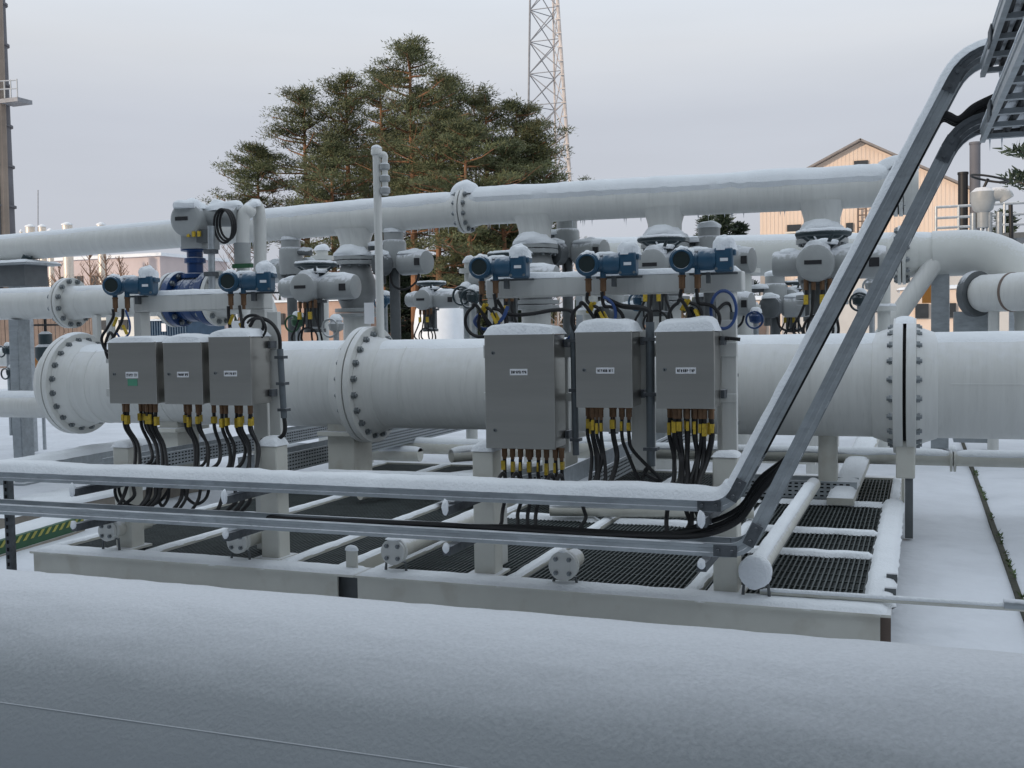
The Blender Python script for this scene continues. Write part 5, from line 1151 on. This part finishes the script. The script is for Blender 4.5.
# sunlit white tank
p = at(440, 330, Y=28); t = thing('domed_tank', 'pale domed tank behind the low actuator above the middle flange', 'tank', (p.x, 28, 0)); r = .75
part('shell', MB().lathe([(r, 0), (r, 1.7), (r * .92, 2.15), (r * .7, 2.5), (r * .35, 2.72), (.01, 2.8)], (p.x, 28, 0), (0, 0, 1), 28), 'snow', t); part('leg', MB().cyl((p.x + 1.0, 28, 0), (p.x + 1.0, 28, 1.6), .05, 8), 'galv', t)
# wooden fence, left
t = thing('board_fence', 'brown board fence topped with snow far away at the left', 'fence', (-30, 44, 0)); a, b = at(-40, 316, Y=44), at(130, 316, Y=44)
n = 40
for k in range(n): x = a.x + (b.x - a.x) * k / n; part('board', MB().box((x + .02, 44 + .02 * (k % 2), 0), (x + (b.x - a.x) / n - .02, 44.05 + .02 * (k % 2), a.z + random.uniform(-.04, .04))), 'rust', t)
part('snow', snow_path([(a.x, 44.03, a.z + .02), (b.x, 44.03, a.z + .02)], (0, 1, 0), .1, .08, .3, 1), 'snow', t)

# ---------------------------------------------------------------- trees
def leaf_cloud(mb, c, rx, ry, rz, n, size, rng, up=.35):
    for _ in range(n):
        p = Vector((rng.gauss(0, .46), rng.gauss(0, .46), rng.gauss(0, .46))); q = Vector((c.x + p.x * rx, c.y + p.y * ry, c.z + p.z * rz))
        d = Vector((p.x + rng.uniform(-.6, .6), p.y + rng.uniform(-.6, .6), up + rng.uniform(-.5, .6))).normalized(); s = perp(d)[0]; s.rotate(Matrix.Rotation(rng.uniform(0, 3.1), 3, d)); L_ = size * rng.uniform(.7, 1.4); w = L_ * rng.uniform(.10, .2)
        i = len(mb.v); mb.v += [tuple(q - s * w), tuple(q + s * w), tuple(q + d * L_ + s * w * .3), tuple(q + d * L_ - s * w * .3)]; mb.q(i, i + 1, i + 2, i + 3)
def pine(name, label, base, H, crown0, spread, dens, seed, bark='bark', leaf='needles', lean=(0, 0), shape='pine', size=.125, lop=0):
    rng = random.Random(seed); t = thing(name, label, 'tree', base, group='pines behind the valves' if shape == 'pine' else 'small spruces')
    B = Vector(base); tr = MB(); pts = []; rs = []
    for k in range(10):
        f = k / 9; pts.append(B + Vector((lean[0] * f * f + .18 * nz1(f * 3, seed), lean[1] * f + .18 * nz1(f * 3, seed + 9), H * f * .97))); rs.append(max(.03, (.20 if shape == 'pine' else .10) * H / 14 * (1 - f) ** .7 + .02))
    tr.tube(pts, rs, 9); part('trunk', tr, bark, t)
    def tp(f): x = min(8.999, max(0, f * 9)); i = int(x); return pts[i].lerp(pts[i + 1], x - i)
    lb = MB(); lv = MB(); spread *= 1.2 if shape == 'pine' else 1; n = int(40 * dens) if shape == 'pine' else int(90 * dens)
    for k in range(n):
        f = crown0 + (1 - crown0) * ((k + rng.random()) / n); p = tp(f); a = rng.uniform(0, 2 * PI); g = (f - crown0) / (1 - crown0)
        if shape == 'pine': rad = spread * min(1, .16 + (1 - g) * 1.9) ** .8 * (.62 + .38 * min(1, g * 5 + .3)) * rng.uniform(.5, 1.1)
        else: rad = spread * (1.02 - g) * rng.uniform(.8, 1.1)
        rad *= 1 + lop * math.cos(a)
        dv = Vector((math.cos(a), math.sin(a), rng.uniform(.05, .5) if shape == 'pine' else -.15)); e_ = p + dv * rad
        mid = p.lerp(e_, .55) + Vector((0, 0, -.06 * rad)); lb.tube([p, mid, e_], [.055 * H / 14, .035 * H / 14, .012], 5, caps=False)
        if shape == 'pine':
            for q in range(6):
                s = (1.0, .9, .75, .6, .45, .3)[q] + rng.uniform(-.07, .07); sd2 = Vector((-dv.y, dv.x, 0)) * rng.uniform(-.4, .4) * rad * s
                c = p.lerp(e_, s) + sd2 + Vector((0, 0, rng.uniform(.0, .30))); w = rng.uniform(.30, .52) * (H / 14) ** .5
                if sd2.length > .3: lb.tube([p.lerp(e_, s * .8), c], [.018, .006], 3, caps=False)
                leaf_cloud(lv, c, w * 1.2, w * 1.2, w * .55, 85, size, rng)
            continue
        for q in range(2):
            s = (1.0, .72)[q] + rng.uniform(-.1, .1); c = p.lerp(e_, s) + Vector((rng.uniform(-.25, .25), rng.uniform(-.25, .25), rng.uniform(.0, .25))); w = .5 * rng.uniform(.7, 1.25) * (H / 14) ** .5 * .8
            leaf_cloud(lv, c, w * 1.22, w * 1.22, w * .48, 90, size, rng)
    if shape == 'pine': leaf_cloud(lv, tp(1.0), .3, .3, .5, 90, size, rng, 1)
    # a few dead stubs below the crown
    for k in range(6): f = rng.uniform(.25, crown0); p = tp(f); a = rng.uniform(0, 6.28); lb.tube([p, p + Vector((math.cos(a), math.sin(a), .1)) * rng.uniform(.4, 1.1)], [.03, .008], 4, caps=False)
    part('limbs', lb, bark, t, kind='stuff'); part('crown', lv, leaf, t, kind='stuff', smooth=False)
    return t
# crown tops read from the photograph (u of trunk, v of top)
pl = [(416, 36, 48, .42, 2.7, 1.5, 11, 0, 'tallest pine, its crown top highest in the group'),
      (352, 72, 50, .45, 2.2, 1.25, 12, 0, 'pine left of the tallest one with an orange trunk'),
      (310, 86, 49, .40, 2.3, 1.1, 13, 0, 'second pine from the left with a broad ragged crown'),
      (264, 144, 47, .50, 1.75, 1.0, 14, -.25, 'leftmost pine, low and loose, leaning left'),
      (455, 70, 52, .40, 2.5, 1.3, 15, 0, 'pine just right of the tallest one'),
      (490, 92, 50, .38, 2.4, 1.3, 16, 0, 'browner pine right of centre in the group'),
      (520, 98, 51, .35, 2.1, 1.25, 17, .2, 'rightmost pine, in front of the lattice mast'),
      (385, 68, 54, .40, 2.3, 1.2, 18, 0, 'pine standing behind and left of the tallest one'),
      (440, 110, 46, .36, 2.2, 1.1, 19, 0, 'shorter pine in front of the tallest one'),
      (335, 130, 46, .38, 1.9, 1.0, 20, 0, 'shorter pine in front of the left pines'),
      (536, 128, 50, .28, 1.7, 1.2, 23, 0, 'right edge pine of the group, crown touching the mast'),
      (470, 120, 45, .30, 2.2, 1.2, 24, 0, 'front pine below the browner crown'),
      (505, 140, 47, .30, 2.1, 1.1, 21, .1, 'short bushy pine at the right foot of the group'),
      (400, 120, 55, .30, 2.6, 1.1, 22, 0, 'shaded pine filling the middle of the group at the back')]
for u, v, Y, c0, spd, dn, sd_, lop, lab in pl:
    top = at(u, v, Y=Y); pine('pine_tree', lab, (at(u, 335, Y=Y).x, Y, 0), top.z, c0, spd, dn, sd_, lop=lop, lean=(.4 * nz1(sd_, 2), 0))
# dark young spruces under the pines
for k, (u, v, Y, lab) in enumerate(((405, 250, 50, 'dark young spruce under the pines left of the header flange'), (470, 235, 52, 'dark young spruce under the pines behind the header flange'), (498, 242, 49, 'dark young spruce under the right side of the pines'), (437, 262, 56, 'small dark spruce between the pine trunks'), (724, 214, 90, 'small far spruce left of the peach building'), (738, 222, 92, 'smaller far spruce against the peach building'), (708, 216, 94, 'far spruce above the right end of the crossbar'), (975, 201, 95, 'far spruce behind the platform railing'), (1004, 212, 92, 'far spruce at the right edge'))):
    pine('young_spruce', lab, (at(u, 335, Y=Y).x, Y, 0), at(u, v, Y=Y).z, .05, 2.0 if Y < 60 else 2.6, .7, 60 + k, bark='bark_grey', leaf='needles_dark', shape='spruce', size=.36)
# overhanging pine at the right edge
def twig_tree():
    Y = 26; p = at(1085, 170, Y=Y); t = thing('edge_pine', 'pine whose needled branches reach in at the right edge', 'tree', (p.x, Y, 0)); part('trunk', MB().tube([(p.x, Y, 0), (p.x + .1, Y, 6)], [.2, .12], 10), 'bark', t)
    rng = random.Random(5); lb = MB(); lv = MB()
    for u, v, w in ((1018, 151, .28), (1028, 153, .3), (1014, 181, .3), (1022, 177, .3), (1035, 185, .4), (1045, 150, .5), (1050, 120, .6), (1055, 200, .6)):
        e_ = at(u, v, Y=Y); lb.tube([Vector((p.x, Y, e_.z - .5)), e_], [.05, .01], 5); leaf_cloud(lv, e_, w, w, w * .4, 70, .16, rng)
    part('limbs', lb, 'bark_grey', t); part('crown', lv, 'needles_dark', t, kind='stuff', smooth=False)
twig_tree()
# bare birches
def birch(u, v, Y, seed, lab, m='bark_grey', spread=.26):
    rng = random.Random(seed); B = Vector((at(u, 335, Y=Y).x, Y, 0)); H = at(u, v, Y=Y).z; t = thing('bare_tree', lab, 'tree', B, group='bare trees far away'); tr = MB(); tr.tube([B, B + Vector((.1, 0, H * .5)), B + Vector((0, 0, H))], [.14, .09, .02], 7); part('trunk', tr, m, t); b = MB()
    for k in range(38):
        f = rng.uniform(.25, .95); p = B + Vector((0, 0, H * f)); a = rng.uniform(0, 6.28); L_ = H * spread * (1.1 - f); e_ = p + Vector((math.cos(a) * L_, math.sin(a) * L_, L_ * 1.3)); b.tube([p, e_], [.04, .012], 4, caps=False)
        for q in range(4): s = rng.uniform(.3, 1); g = p.lerp(e_, s); a2 = rng.uniform(0, 6.28); b.tube([g, g + Vector((math.cos(a2), math.sin(a2), 1.2)) * L_ * .35], [.018, .006], 3, caps=False)
    part('branches', b, m, t)
for k, (u, v, Y, lab) in enumerate(((40, 258, 55, 'bare tree just right of the header pedestal'), (62, 262, 60, 'bare tree above the small left flange'), (92, 250, 62, 'bare tree left of the first transmitter'), (108, 252, 58, 'bare tree above the first transmitter'), (122, 256, 60, 'bare tree just right of the first transmitter'), (150, 262, 57, 'bare tree left of the blue valve'), (478, 84, 60, 'bare twiggy crown rising behind the pines'), (240, 215, 58, 'bare tree behind the inverted U pipe'), (290, 235, 55, 'bare tree behind the left pines'))):
    birch(u, v, Y, 30 + k, lab, 'dry_brush' if u < 200 else 'bark_grey')
# far belt of forest and brush closing the horizon
fb = MB(); rng = random.Random(99)
for k in range(700):
    x = -260 + 520 * k / 700 + rng.uniform(-.5, .5); y = 170 + rng.uniform(-12, 12); h = rng.uniform(4.5, 8.5) + 2 * nz1(x * .03, 1)
    for q in range(9):
        z = h * (q + .3) / 9; w = 1.7 * (1 - q / 9.5) * rng.uniform(.7, 1.2)
        for r_ in range(3):
            a = rng.uniform(0, 6.28); d = Vector((math.cos(a), math.sin(a), 0)) * w; i = len(fb.v); fb.v += [(x - d.x, y - d.y, z - .4), (x + d.x, y + d.y, z - .3), (x + rng.uniform(-.3, .3), y, z + h / 6)]; fb.q(i, i + 1, i + 2)
struct('far_forest', fb, 'needles_dark', kind='stuff', smooth=False)
br = MB()
for k in range(2600):
    x = rng.uniform(-95, -8); y = rng.uniform(66, 84); h = rng.uniform(.8, 3.2); i = len(br.v); w = rng.uniform(.03, .12); l_ = rng.uniform(-.5, .5); br.v += [(x - w, y, 0), (x + w, y, 0), (x + l_, y, h)]; br.q(i, i + 1, i + 2)
struct('dry_brush', br, 'dry_brush', kind='stuff', smooth=False)
SC.cycles.use_denoising = True
